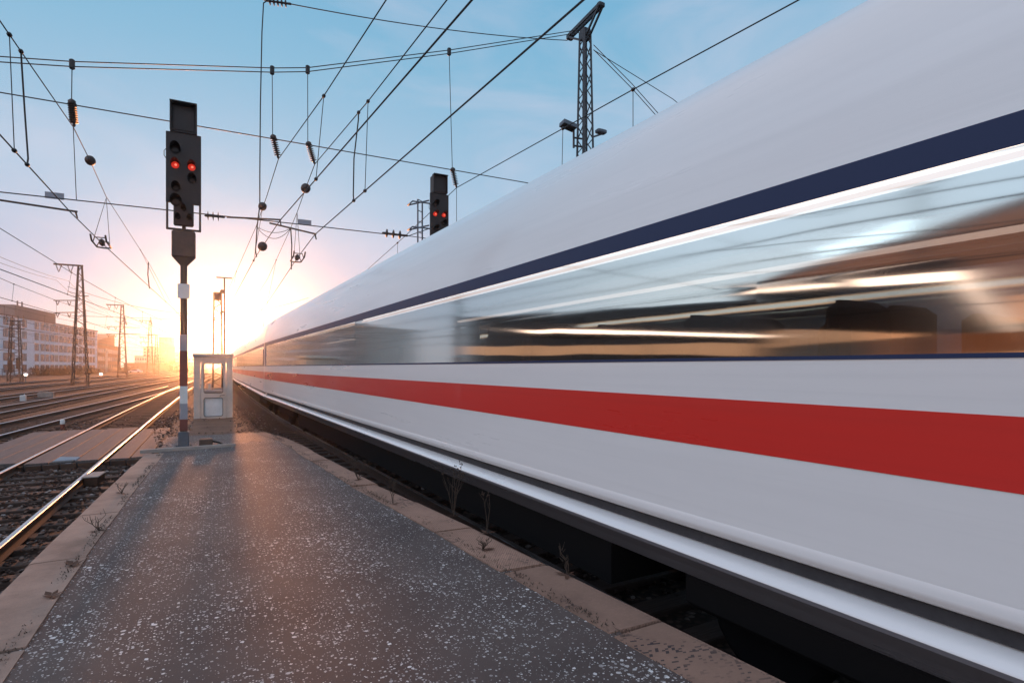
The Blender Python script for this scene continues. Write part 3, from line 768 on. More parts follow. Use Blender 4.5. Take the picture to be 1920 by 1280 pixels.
# ------------------------------------------------------------------ lattice masts
def lattice(b, h, w0, w1, panels, leg=.07, br=.03, z0=0, cx_=0, cy_=0):
    def wv(z): return w0+(w1-w0)*(z-z0)/h
    for sx in (-1, 1):
        for sy in (-1, 1):
            b.bar((cx_+sx*w0/2, cy_+sy*w0/2, z0), (cx_+sx*w1/2, cy_+sy*w1/2, z0+h), leg)
    for i in range(panels):
        za, zb = z0+h*i/panels, z0+h*(i+1)/panels; a, c = wv(za)/2, wv(zb)/2; f = 1 if i % 2 else -1
        for sy in (-1, 1): b.bar((cx_-f*a, cy_+sy*a, za), (cx_+f*c, cy_+sy*c, zb), br)
        for sx in (-1, 1): b.bar((cx_+sx*a, cy_-f*a, za), (cx_+sx*c, cy_+f*c, zb), br)
def insul(b, a, c, r=.055, n=7, mi=0):
    prof = [(0, .012), (.06, .03), (.10, .03)]
    for k in range(n):
        t = .13+.74*k/n; prof += [(t, .026), (t+.04, r), (t+.055, r*.95), (t+.075, .026)]
    prof += [(.90, .03), (.95, .03), (1, .012)]
    b.lathe(a, c, prof, 10, mi)

F0 = 15.5
mm = empty('lattice_mast', (10.86, F0, -.2)); tag(mm, 'dark lattice mast with slanted top bracket behind the train roof', 'catenary mast')
HM = 13.3
b = MB(); lattice(b, HM, .66, .25, 30, .06, .026); b.bar((-.33, -.33, 0), (-.125, -.125, HM-.1), .09); b.build('tower', 'darksteel', mm)
b = MB()
for sx in (-.07, .07):
    b.bar((sx, -.86, 13.70), (sx, .90, 13.62), .06, .11); b.bar((sx, -.82, 13.64), (sx, -.13, 13.08), .055); b.bar((sx, .88, 13.56), (sx, .13, 13.08), .055)
b.chbox((0, -.86, 13.70), (.24, .16, .16), .03); b.chbox((0, .90, 13.58), (.24, .16, .18), .03); b.chbox((0, 0, 13.2), (.28, .28, .38), .03)
b.build('top_bracket', 'darksteel', mm)
b = MB(); b.tube([(-.52, -.1, 10.0), (-.52, -.1, 9.35)], .035); b.tube([(-.52, -.1, 9.68), (-.2, -.15, 9.68)], .03); b.tube([(-.52, -.1, 9.42), (-.2, -.15, 9.42)], .03)
fl = b.build('lamp_bracket', 'darksteel', mm)
q = Matrix.Rotation(R(-8), 4, 'X') @ Matrix.Rotation(R(10), 4, 'Y')
b = MB(); b.box((-.74, -.12, 10.02), (.50, .30, .13), 0, mat=q); b.box((-.74, -.125, 9.945), (.42, .24, .02), 1, mat=q); b.box((-.74, -.12, 10.10), (.40, .20, .04), 0, mat=q)
b.build('floodlight', ['steel', 'lens'], mm)
b = MB(); b.chbox((.42, -.3, 9.98), (.36, .22, .13), .03); b.tube([(.18, -.2, 9.8), (.5, -.3, 9.93)], .03); b.build('floodlight', 'steel', mm)
mm2 = copy_tree(mm); mm2.location = (-31.5, F0, -.2); mm2.rotation_euler.z = math.pi
mm2['label'] = 'dark lattice mast on the far side of the yard holding the span wires'

def yard_mast(px, ytop, ybase, dist_z, label, kind):
    base = at_z(px, ybase, -.2) if ybase else None
    a = (px-960)/1067; x = dist_z*(a*CY+SY); y = dist_z*(CY-a*SY); H = EYE+(688-ytop)*dist_z/1067+.2
    t = empty('catenary_mast', (x, y, -.2)); tag(t, label, 'catenary mast', 'lattice masts in the rail yard')
    b = MB(); lattice(b, H, H*.105 if kind != 2 else 1.5, .36 if kind != 2 else .9, 20, .11 if kind != 2 else .12, .05); b.build('tower', 'rustpaint', t)
    def A(p, q_, w): MB().bar(p, q_, w).build('arm', 'rustpaint', t)
    if kind == 0 or kind == 1:
        L = 2.6
        A((-L, 0, H), (.3, 0, H), .18); A((-L, 0, H*.70), (0, 0, H*.71), .10); A((-L, 0, H*.60), (0, 0, H*.61), .10)
        if kind == 1: A((0, 0, H*.70), (2.9, 0, H*.70), .10); A((0, 0, H*.61), (2.9, 0, H*.61), .10)
        for zz, sc in ((H, 1), (H*.70, .6), (H*.6, .6)):
            for x0 in (-L*.92, -L*.48):
                ins = MB()
                for dx in (0, .42*sc*1.4): insul(ins, (x0+dx, 0, zz), (x0+.3*sc, 0, zz-.95*sc), .09, 5)
                ins.build('insulator', 'ins', t)
        A((-.4, -.4, H*.745), (.8, .3, H*.75), .10); A((-1.2, -.2, H*.78), (0, 0, H*.755), .06)
    else:
        for zz in (H-.1, H*.93, H*.86): A((-1.1, 0, zz), (1.1, 0, zz), .12)
        for x0 in (-1, -.3, .35, 1): ins = MB(); insul(ins, (x0, 0, H), (x0, 0, H+.8), .10, 4); ins.build('insulator', 'ins', t)
        MB().bar((-2.6, 0, H*.52), (-.5, 0, H*.50), .09).bar((-2.6, 0, H*.52), (-2.0, 0, H*.545), .07).build('bracket', 'rustpaint', t)
        MB().chbox((-.45, -.5, H*.26), (.5, .35, H*.2), .03).build('switch_box', 'rustpaint', t); MB().chbox((.5, -.5, H*.3), (.5, .35, H*.18), .03).build('switch_box', 'rustpaint', t)
    return t
yard_mast(150, 498, 0, 70, 'tall brown lattice mast in front of the white office block', 0)
yard_mast(229, 572, 0, 111, 'brown lattice mast with two crossarms beside the brown office building', 1)
yard_mast(281, 601, 0, 163, 'thin lattice mast farther off before the tower block', 0)
yard_mast(28, 600, 0, 86, 'dark twin-column lattice mast at the far left of the yard', 2)
yard_mast(293, 628, 0, 175, 'slender lattice mast just behind the thin one', 0)
# masts down the line behind the booth
t = empty('catenary_mast', (.42, 72, -.2)); tag(t, 'lattice mast standing behind the booth in the glare', 'catenary mast')
b = MB(); lattice(b, 10.6, .95, .72, 18, .13, .06); b.chbox((0, 0, 10.2), (.76, .76, .9), .03); b.build('tower', 'rustpaint', t)
t = empty('lamp_post', (.84, 55, -.2)); tag(t, 'slim lamp post with a flat T shaped head behind the booth', 'lamp post')
MB().lathe((0, 0, 0), (0, 0, 9.9), [(0, .10), (1, .065)], 10).build('post', 'rustpaint', t)
b = MB(); b.chbox((0, 0, 9.95), (1.25, .25, .10), .03); b.build('lamp_head', 'steel', t)
b = MB(); b.lathe((-.18, -.05, 8.75), (-.18, .12, 8.75), [(0, .18), (1, .18)], 14); b.lathe((-.2, -.05, 7.0), (-.2, .12, 7.0), [(0, .13), (1, .13)], 14); b.build('loudspeaker', 'rustpaint', t)
t = empty('lamp_post', (at_z(338, 705, -.2))); tag(t, 'thin grey lamp post seen just left of the signal pole', 'lamp post')
MB().lathe((0, 0, 0), (0, 0, 11.2), [(0, .12), (1, .07)], 10).build('post', 'rustpaint', t); MB().chbox((.5, 0, 11.2), (1.2, .3, .10), .03).build('lamp_head', 'steel', t)

# ------------------------------------------------------------------ overhead wires
def sagline(a, b, sag, n=14):
    a, b = Vector(a), Vector(b); return [a.lerp(b, i/n)-Vector((0, 0, 4*sag*(i/n)*(1-i/n))) for i in range(n+1)]
cs = empty('span_wires', (0, F0, 7.8)); tag(cs, 'sagging pair of span wires with long insulators across all the tracks', 'span wires')
def C(p): return Vector(p)-Vector((0, F0, 7.8))
def cpart(b, name, mat): return b.build(name, mat, cs)
sp = [(-31.5, 13.0), (-22, 10.0), (-14, 8.5), (-7.5, 8.2), (-3.95, 8.42), (-2.74, 8.62), (1.31, 9.47), (2.16, 9.69), (6.07, 11.16), (10.6, 13.0)]
for dz in (0, .13):
    b = MB(); b.tube([C((x, F0, z+dz*(1-.3*i/len(sp)))) for i, (x, z) in enumerate(sp)], .012, 6); cpart(b, 'span_wire', 'wire')
for z in (7.80, 5.72):
    b = MB(); b.tube([C((-31, F0, z+.05)), C((-10, F0, z-.03)), C((2, F0, z)), C((4.75 if z < 6 else 10.6, F0, z-.01))], .013, 6); cpart(b, 'cross_wire', 'wire')
b = MB(); insul(b, C((4.10, F0, 5.74)), C((4.85, F0, 5.73)), .12, 3); cpart(b, 'insulator', 'ins')
b = MB(); b.tube([C((4.85, F0, 5.73)), C((5.45, F0, 6.0))], .012); b.tube([C((4.85, F0, 5.73)), C((10.5, F0, 5.6))], .010); cpart(b, 'tie_wire', 'wire')
sup = {}
for nm, xt, zt, top_i, bot in (('t1', -2.74, 8.62, (134, 186), (139, 238)), ('t2', 1.31, 9.47, (511, 252), (522, 298)), ('t3', 2.16, 9.69, (577, 265), (590, 308)), ('t4', 6.07, 11.16, (848, 314), (856, 352))):
    ti, bi = at_y(*top_i, F0), at_y(*bot, F0+(.0 if nm == 't1' else .12)); sup[nm] = bi
    b = MB(); b.tube([C((xt, F0, zt+.06)), C(ti)], .010, 6); b.chbox(C((xt, F0, zt+.05)), (.10, .10, .22), .02); cpart(b, 'hanger', 'wire')
    b = MB(); insul(b, C(ti), C(bi), .088, 9); b.lathe(C(ti), C(Vector(ti).lerp(bi, .22)), [(0, .03), (.3, .075), (.8, .07), (1, .03)], 10); cpart(b, 'insulator', 'ins')
for px, py in ((102, 367), (571, 417)):
    p = at_y(px, py, F0); b = MB(); b.box(C(p), (.33, .015, .14)); cpart(b, 'blank_plate', 'plate')
# second long wire from the bracket, with its strain insulator and down cable
a = at_y(500, 1, F0); e = Vector((10.80, F0+.98, 13.30))
b = MB(); b.tube(sagline(at_y(546, 8, F0), e, .15), .013); b.tube([C((0, 0, 0))]*2, .001) if False else None
for i in range(len(b.v)): b.v[i] = tuple(Vector(b.v[i])-Vector((0, F0, 7.8)))
cpart(b, 'feeder_wire', 'wire')
b = MB(); insul(b, C(at_y(497, 1, F0)), C(at_y(547, 8, F0)), .10, 5); cpart(b, 'insulator', 'ins')
dn = [at_y(x, y, F0) for x, y in ((500, 2), (494, 6), (491, 60), (488, 200), (487, 330), (487, 384), (482, 425), (479, 470), (481, 482))]
b = MB(); b.tube([C(p) for p in dn], .016, 6); b.tube([C(at_y(497, 1, F0)), C((-12, F0, 13.5))], .013); cpart(b, 'down_cable', 'wire')
# pair beyond the mast
b = MB()
for dz in (0, .16): b.tube([C((11.2, F0, 12.6+dz)), C(at_y(1185, 166, F0)+Vector((0, 0, dz))), C(at_y(1235, 222, F0)+Vector((0, 0, dz))), C((18, F0, 8.2+dz)), C((24, F0, 8))], .013)
b.tube([C(at_y(1113, 94, F0)), C(at_y(1262, 186, F0)), C((24, F0, 7.9))], .012); cpart(b, 'span_wire', 'wire')

def line(label, cat='overhead line'):
    t = empty('overhead_line', (0, F0, 5.5)); tag(t, label, cat, 'overhead lines above the tracks'); return t
O5 = Vector((0, F0, 5.5))
def lpart(t, b, name, mat='wire'):
    b.v = [tuple(Vector(p)-O5) for p in b.v]; return b.build(name, mat, t)
def along(pts, y):
    for a, b in zip(pts, pts[1:]):
        if a.y <= y <= b.y: return a.lerp(b, (y-a.y)/max(1e-6, b.y-a.y))
    return pts[-1] if y > pts[-1].y else pts[0]
def clamp_balls(b, pts):
    for p in pts: b.lathe(p-Vector((0, .05, 0)), p+Vector((0, .05, 0)), [(0, .012), (.3, .035), (.7, .035), (1, .012)], 8)
def catenary(label, mess, cont, drops, jumpers, balls, rm=.011, rc=.012):
    t = line(label)
    def back(p):                                       # carry the wire on behind the camera to the next support
        p = list(p); d = p[0]-p[1]
        if p[0].y > -30 and d.y < -.5: p.insert(0, p[0]+d*((-30-p[0].y)/d.y)); p[0].z = max(p[1].z, 5.4)
        return p
    mess, cont = back(mess), back(cont)
    lpart(t, MB().tube(mess, rm, 6), 'messenger_wire'); lpart(t, MB().tube(cont, rc, 6), 'contact_wire')
    for y in drops:
        a, c = along(mess, y), along(cont, y); b = MB(); b.tube([a, c], .0075, 5); clamp_balls(b, [a, c]); lpart(t, b, 'dropper')
    for y in jumpers:
        a, c = along(mess, y), along(cont, y+.15); b = MB(); b.tube([a, a+Vector((0, .03, -.15)), a.lerp(c, .5)+Vector((-.02, .12, 0)), c+Vector((0, .05, .12)), c], .014, 6); clamp_balls(b, [a, c]); lpart(t, b, 'jumper_cable')
    for p, r in balls:
        b = MB(); d = Vector((0, 1, 0)); b.lathe(p-d*.13, p+d*.13, [(0, .02), (.12, r*.8), (.3, r), (.7, r), (.88, r*.8), (1, .02)], 14); lpart(t, b, 'insulator', 'ins')
    return t
def arm(t, a, b_, r=.022, ins=None):
    m_ = MB(); m_.tube([a, b_], r, 8); m_.lathe(b_-Vector((.03, 0, .02)), b_+Vector((0, 0, -.14)), [(0, .02), (1, .015)], 6); lpart(t, m_, 'steady_arm', 'rustpaint')
    if ins: m_ = MB(); insul(m_, ins[0], ins[1], .11, 3); lpart(t, m_, 'insulator', 'ins')
def section_ins(t, p, mess_p):
    b = MB(); b.chbox(p+Vector((0, 0, .02)), (.12, .26, .18), .04)
    for sx in (-.16, .16): b.tube([p+Vector((sx, -.62, .10)), p+Vector((sx, -.45, -.03)), p+Vector((sx, .35, -.05)), p+Vector((0, .62, -.02))], .022)
    b.tube([p+Vector((-.16, -.3, -.04)), p+Vector((-.12, -.28, .10)), p+Vector((.12, -.28, .10)), p+Vector((.16, -.3, -.04))], .015)
    b.tube([p+Vector((-.16, .3, -.04)), p+Vector((-.10, .3, .10)), p+Vector((.10, .3, .10)), p+Vector((.16, .3, -.04))], .015)
    lpart(t, b, 'section_insulator', 'ins')
    b = MB()
    for dy in (-.33, .33): b.tube([mess_p, p+Vector((0.13 if dy > 0 else -.13, dy, .06))], .008, 5)
    lpart(t, b, 'dropper')

# line over the track nearest the platform
m0 = at_y(137, 238, F0)
con1 = [at_z(-420, -205, 5.42), at_z(0, 253, 5.42), at_z(133, 399, 5.42), at_z(191, 456, 5.40), at_z(335, 588, 5.45), Vector((-2.3, 120, 5.5))]
mes1 = [Vector((-3.0, -2, 7.35)), at_y(0, 40, 11.05), m0, at_y(168, 300, 18.6), at_y(199, 369, 23), at_y(280, 495, 40), Vector((-2.7, 55, 6.5)), Vector((-2.6, 90, 7.3))]
t = catenary('overhead line with section insulator left of the platform signal', mes1, con1, [11.45, 34.5], [12.0], [(at_y(169, 301, 18.6), .12)])
a_ = at_y(145, 397, F0); arm(t, at_y(-300, 330, F0), a_)
section_ins(t, con1[3], at_y(199, 371, 21.5))
b = MB(); b.tube([m0, at_y(143, 374, F0)], .008); lpart(t, b, 'dropper')
b = MB(); b.tube([at_y(278, 491, 38), at_y(277, 515, 38.3), at_y(280, 541, 38.6)], .03, 6); lpart(t, b, 'jumper_cable')
# the two lines above the platform
def two(px):
    return [at_z(*p) for p in px]
con2 = [at_z(1350, -560, 5.6), at_z(885, 0, 5.6), at_z(525, 413, 5.6), at_z(480, 480, 5.55), at_z(430, 573, 5.5), Vector((2.0, 95, 5.5))]
mes2 = [at_z(1050, -560, 7.35), at_z(724, 0, 7.3), at_z(607, 180, 7.2), sup['t2'], at_y(500, 368, 19.0), at_y(480, 425, 23.5), at_y(428, 543, 48), Vector((1.6, 95, 7.2))]
t = catenary('left one of two overhead lines crossing the sky above the platform', mes2, con2, [along(mes2, 0).y if False else at_z(607, 180, 7.2).y, 20.5, 37], [], [(at_y(492, 387, 20.4), .13), (at_z(492, 462, 5.57), .13)])
arm(t, at_y(425, 407, F0), at_y(527, 412, F0), .022, (at_y(383, 404, F0), at_y(422, 407, F0)))
con3 = [at_z(1700, -540, 5.49), at_z(1094, 0, 5.49), at_z(590, 440, 5.49), at_z(557, 484, 5.49), at_z(505, 562, 5.5), Vector((3.0, 95, 5.5))]
mes3 = [at_z(1250, -560, 7.3), at_z(838, 0, 7.3), at_z(690, 190, 7.25), sup['t3'], at_y(573, 353, 18.3), at_y(557, 398, 21), at_y(543, 432, 24.5), at_y(502, 522, 42), Vector((2.6, 95, 7.2))]
t = catenary('right one of two overhead lines above the platform, nearer the train', mes3, con3, [at_z(690, 190, 7.25).y, 33], [at_z(677, 205, 7.25).y+.2], [(at_y(573, 353, 18.3), .14)])
arm(t, at_y(505, 418, F0), at_y(593, 439, F0))
section_ins(t, con3[3], at_y(557, 398, 20.4))
b = MB(); b.tube([at_y(545, 428, 22), at_y(547, 460, 22.2), at_y(546, 505, 22.6)], .022, 6); lpart(t, b, 'jumper_cable')
b = MB()
for s_ in (.2, .42): b.tube(sagline(at_y(480, 424, 23.3), at_y(545, 428, 22.5), s_), .010)
lpart(t, b, 'jumper_cable')
# line over the train's far side
mes4 = [at_z(1900, -230, 7.3), at_z(1498, 0, 7.3), at_z(1187, 168, 7.3), sup['t4'], at_y(760, 442, 20), at_y(650, 540, 40), Vector((4.6, 90, 7))]
con4 = [p-Vector((0, 0, 1.75)) for p in mes4]; con4[3] = Vector((6.2, F0+.1, 5.45))
t = catenary('overhead line rising over the train roof to the lattice mast', mes4, con4, [at_z(1187, 168, 7.3).y, at_y(1015, 268, 10.6).y, 21.5], [], [])
b = MB(); b.tube([sup['t4'], sup['t4']-Vector((0, 0, 1.7))], .008); lpart(t, b, 'dropper')
# lines across the yard
def yard_line(label, tab, zc, ys_, seed):
    rr = random.Random(seed); mess = []; cont = []; drops = []
    for a, c in zip(ys_, ys_[1:]):
        n = 8
        for i in range(n):
            q = i/n; y = a+(c-a)*q; x = lerp(tab, y)
            mess.append(Vector((x, y, zc+1.75-4*1.0*q*(1-q)))); cont.append(Vector((x+.3*(1 if int(y/60) % 2 else -1)*(1-2*q), y, zc-.05*4*q*(1-q))))
            if i: drops.append(y)
    return catenary(label, mess, cont, drops, [], [], .013, .016)
yard_line('overhead line above the slanting joining track', [(-20, -9.6), (26, -6.4), (60, -4.2), (160, -1.5)], 5.5, (-18, 15.5, 87, 134, 195), 1)
yard_line('overhead line above the track beyond the joining track', T3, 5.5, (-18, 15.5, 75, 134, 195), 2)
yard_line('overhead line above the middle track of the yard', T4, 5.5, (-18, 15.5, 87, 134, 195), 3)
yard_line('overhead line above the second track from the office block', T5, 5.6, (-18, 20, 80, 140, 200), 4)
yard_line('overhead line above the farthest track by the office block', T6, 5.5, (-10, 25, 87, 150, 210), 5)
# high feeder wires between the yard masts
for i, (dx, zz, lab) in enumerate(((-2.4, 12.6, 'outer high feeder wire strung along the yard masts'), (-1.25, 12.6, 'inner high feeder wire strung along the yard masts'))):
    b = MB(); b.tube(sagline((-13.2+dx, -10, zz), (-14.5+dx, 87, zz), 2.0, 20)+sagline((-14.5+dx, 87, zz), (-15.9+dx, 134, zz), .8, 10)[1:]+sagline((-15.9+dx, 134, zz), (-16.3+dx, 195, zz), 1, 10)[1:], .018)
    o = b.build('feeder_wire', 'wire'); tag(o, lab, 'overhead wire', 'high feeder wires along the yard')
def far_span(label, y, x0, x1, z, sups):
    t = empty('span_wires', (x0, y, 0)); tag(t, label, 'span wires', 'span wires farther down the line')
    b = MB(); O = Vector((x0, y, 0))
    for p in (sagline((x0, y, z+3.2), (x1, y, z+3.4), 2.6, 20), [Vector((x0, y, z)), Vector((x1, y, z))], [Vector((x0, y, z-1.9)), Vector((x1, y, z-1.9))]): b.tube([q-O for q in p], .022, 5)
    b.build('span_wire', 'wire', t)
    i_ = MB()
    for x in sups: insul(i_, Vector((x, y, z+.2))-O, Vector((x+.2, y, z-.9))-O, .12, 5)
    i_.build('insulator', 'ins', t)
far_span('span wires with short insulators between booth mast and yard mast', 78, -14.2, 11, 7.7, (-9, -6.5, -3.5, -3.0, 1.8, 3.0, 5.5))
far_span('farther span wires above the yard tracks in the glare', 130, -15.6, 12, 7.7, (-12, -7.5, -5, -2, 3.4))
# ------------------------------------------------------------------ buildings across the yard
def facade_building(name, label, base0, base1, h, depth, wall, rows, cols, z0=0, ww=1.3, wh=1.9, ground=2.0, storey=3.3, frame=True, roof_over=.3, winmat='winglass'):
    p0, p1 = Vector((*base0, -.2)), Vector((*base1, -.2)); d = (p1-p0); L = d.length; d.normalize()
    ang = math.atan2(d.y, d.x); t = empty(name, p0, ang); tag(t, label, 'building')
    MB().bbox((0, 0, 0), (L, depth, h)).build('wall', wall, t)
    b = MB(); b.bbox((-roof_over, -roof_over, h), (L+roof_over, depth+roof_over, h+.35)); b.build('roof', 'roofgrey', t)
    proto = None; cs_ = cols if isinstance(cols, list) else [(i+.5)*L/cols for i in range(cols)]
    n = 0
    for r in range(rows):
        for x in cs_:
            if n >= 100: break
            if proto is None:
                w = MB(); w.bbox((-ww/2, -.04, 0), (ww/2, .02, wh)); proto = o = w.build('window', winmat, t)
                f = MB()
                for sx in (-ww/2, ww/2, 0): f.bbox((sx-.06, -.09, -.05), (sx+.06, -.045, wh+.05))
                for zz in (-.06, wh): f.bbox((-ww/2-.06, -.11, zz-.04), (ww/2+.06, -.046, zz+.06))
                if frame: fr0 = f.build('frame', 'winframe', proto)
            else:
                o = proto.copy(); col.objects.link(o); o.parent = t
                if frame: fr = fr0.copy(); col.objects.link(fr); fr.parent = o
            o.location = (x, -.06, ground+r*storey); n += 1
    return t, L

def on_line(px, A, B):                                # where a bearing crosses the line A-B in plan
    r = _ray(px, 688); ax, ay = A; dx, dy = B[0]-A[0], B[1]-A[1]
    # r*k = A + d*t
    det = r[0]*(-dy)+dx*r[1]; t = (r[0]*ay-r[1]*ax)/(-det) if False else (r[1]*ax-r[0]*ay)/(r[0]*dy-r[1]*dx)
    return t*math.hypot(dx, dy)
A0, A1 = (-53.2, 206.0), (-43.0, 291.0)
px_cols = (10, 22, 45, 68, 79, 88, 97, 105, 113.5, 121, 128.5, 136, 143, 150, 157, 164, 169.5, 175)
ob, L_ = facade_building('office_building', 'long white office block with rows of windows and grey rooftop storey', A0, A1, 17.0, 16, 'render', 5, [on_line(p, A0, A1) for p in px_cols], ww=2.7, wh=2.1, ground=.85, storey=3.4)
x0, x1 = on_line(32, A0, A1), on_line(108, A0, A1)
MB().bbox((x0, .6, 17.36), (x1, 14, 20.8)).build('rooftop_storey', 'roofgrey', ob)
MB().bbox((-.1, -.08, 13.6), (L_+.1, .0, 13.8)).build('cornice', 'roofgrey', ob)
b = MB()
for x in (on_line(62, A0, A1), on_line(70, A0, A1)): b.lathe((x, 4, 20.8), (x, 4, 23), [(0, .25), (1, .22)], 8)
b.build('roof_vent', 'steel', ob)
w2 = MB().bbox((-22, -.5, -.01), (-.02, 15, 17.2)); w2.build('side_wing', 'cream', ob)
B0, B1 = (-45.2, 306.0), (-43.6, 364.0)
b2, L2 = facade_building('office_building', 'brown office building with long window strips and a sloping roof', B0, B1, 12.4, 22, 'brick', 3, [4+i*6.2 for i in range(9)], ww=4.9, wh=1.9, ground=1.6, storey=3.6)
MB().add([(L2*.25, 3, 12.75), (L2+2, 3, 12.75), (L2+2, 20, 12.75), (L2*.25, 20, 12.75), (L2*.25, 3, 14.0), (L2+2, 3, 19.5), (L2+2, 20, 19.5), (L2*.25, 20, 14)],
         [(0, 1, 5, 4), (1, 2, 6, 5), (2, 3, 7, 6), (3, 0, 4, 7), (4, 5, 6, 7)]).build('sloping_roof', 'brick', b2)
MB().bbox((L2*.30, -.3, 0), (L2*.37, .02, 11)).build('stair_tower', 'cream', b2)
def block_at(name, label, xa, xb, ytop, dist, mat, rows, cols, dep=14, roof=True):
    a = (xa-960)/1067; b_ = (xb-960)/1067; P = lambda q: (dist*(q*CY+SY), dist*(CY-q*SY)); H = EYE+(688-ytop)*dist/1067+.2
    p0, p1 = P(a), P(b_); st_ = (H-1.5)/rows
    return facade_building(name, label, p0, p1, H-.35, dep, mat, rows, cols, ww=math.dist(p0, p1)/cols*.55, wh=st_*.5, ground=.9+st_*.15, storey=st_, frame=False)
block_at('apartment_building', 'low white apartment house with small windows beyond the yard', 252, 275, 667, 420, 'cream', 3, 5)
block_at('apartment_building', 'stepped pale block beneath the tower in the distance', 268, 302, 650, 520, 'cream', 7, 5)
block_at('tower_block', 'brown tower block standing above the distant roofs', 298, 313, 632, 430, 'brick', 10, 3, 10)
block_at('apartment_building', 'wide low pale block to the right of the tower', 300, 334, 660, 460, 'cream', 4, 8)
block_at('warehouse', 'long low brown warehouse at the end of the yard', 232, 300, 680, 360, 'dkbrick', 1, 9)
block_at('apartment_building', 'small white house between signal pole and booth', 352, 372, 668, 480, 'cream', 3, 3)
# yard fence below the office block, bushes, parked car
fa, fb = Vector((-44, 150, -.2)), Vector((-36, 300, -.2)); dvec = (fb-fa); n = 60
fe = empty('yard_fence', fa); tag(fe, 'grey post and rail fence below the office block', 'fence')
b = MB()
for i in range(n+1):
    p = dvec*(i/n); b.box(p+Vector((0, 0, .95)), (.12, .12, 1.9))
b.build('post', 'steel', fe)['kind'] = 'stuff'
b = MB()
for zz in (.25, .75, 1.25, 1.8): b.bar(Vector((0, 0, zz)), dvec+Vector((0, 0, zz)), .06)
b.build('rail', 'steel', fe)
def bush(label, x, y, r, h, seed):
    t = empty('bare_bush', (x, y, -.2)); tag(t, label, 'bush', 'bare bushes along the yard')
    rr = random.Random(seed); b = MB()
    for i in range(70):
        a = rr.uniform(0, 6.28); q = rr.uniform(0, r*.5); e = Vector((math.cos(a)*rr.uniform(.3, 1)*r, math.sin(a)*rr.uniform(.3, 1)*r, h*rr.uniform(.5, 1)))
        s0 = Vector((math.cos(a)*q, math.sin(a)*q, 0)); mdl = s0.lerp(e, .5)+Vector((rr.uniform(-.2, .2), rr.uniform(-.2, .2), h*.12)); b.tube([s0, mdl, e], [.05, .035, .015], 4, 0, False)
    b.build('stem', 'twig', t); b = MB()
    for i in range(900):
        a = rr.uniform(0, 6.28); q = r*math.sqrt(rr.random()); z = h*rr.uniform(.1, 1)*(1-.35*(q/r)**2); c = Vector((q*math.cos(a), q*math.sin(a), z)); u = Vector((rr.uniform(-1, 1), rr.uniform(-1, 1), rr.uniform(-1, 1))).normalized()*.16; w = u.orthogonal().normalized()*.07
        b.add([c-u, c+w, c+u, c-w], [(0, 1, 2, 3)])
    b.build('foliage', 'twig', t)
for i, (px, dist, r, h, lab) in enumerate(((78, 150, 3.2, 2.6, 'bare brown bush below the middle of the office block'), (135, 165, 4.0, 2.9, 'wide bare bush at the foot of the tall lattice mast'), (110, 158, 2.8, 1.9, 'low bare bush between two larger ones at the office fence'),
        (324, 250, 4.5, 5, 'tall rounded bush just left of the signal pole in the distance'), (357, 260, 4.5, 4.6, 'rounded bush between the signal pole and the booth'), (240, 230, 3.6, 2.6, 'bush beside the parked white car'), (170, 185, 3.0, 2.2, 'low bush near the far corner of the office block'))):
    a = (px-960)/1067; bush(lab, dist*(a*CY+SY), dist*(CY-a*SY), r, h, i)
a = (254-960)/1067; D = 215; ct = empty('parked_car', (D*(a*CY+SY), D*(CY-a*SY), -.2), R(-20)); tag(ct, 'white car parked beyond the yard tracks', 'car')
cp = [(-2.2, .35), (-2.15, .8), (-1.5, .95), (-.9, 1.42), (.7, 1.45), (1.35, 1.0), (2.1, .88), (2.2, .35)]
b = MB(); b.v = []; q = MB(); q.extr([(x, z) for x, z in cp], -.85, .85, 0); q.build('body', 'carpaint', ct)
b = MB(); b.extr([(-1.35, .98), (-.85, 1.36), (.62, 1.38), (1.18, 1.0)], -.87, .87, 0); b.build('window', 'winglass', ct)
w = None
for x in (-1.35, 1.35):
    for y in (-.8, .8):
        if w is None: w = MB().lathe((0, -.1, 0), (0, .1, 0), [(0, .30), (.2, .34), (.8, .34), (1, .30)], 16).build('wheel', 'rubber', ct); o = w
        else: o = w.copy(); col.objects.link(o); o.parent = ct
        o.location = (x, y, .34)
# white sign boards and yard lamps
for px, py, lab in ((48, 708, 'lit white yard lamp low in front of the office block'), (189, 706, 'small lit white yard lamp near the far end of the fence')):
    p = at_z(px, py+8, -.2); t = empty('yard_lamp', p); tag(t, lab, 'lamp'); sc = p.length/100
    MB().lathe((0, 0, 0), (0, 0, .8*sc), [(0, .06), (1, .05)], 8).build('post', 'steel', t); MB().lathe((0, 0, .8*sc), (0, 0, 1.15*sc), [(0, .1), (.3, .22*sc), (.8, .2*sc), (1, .05)], 12).build('globe', 'lampwarm', t)

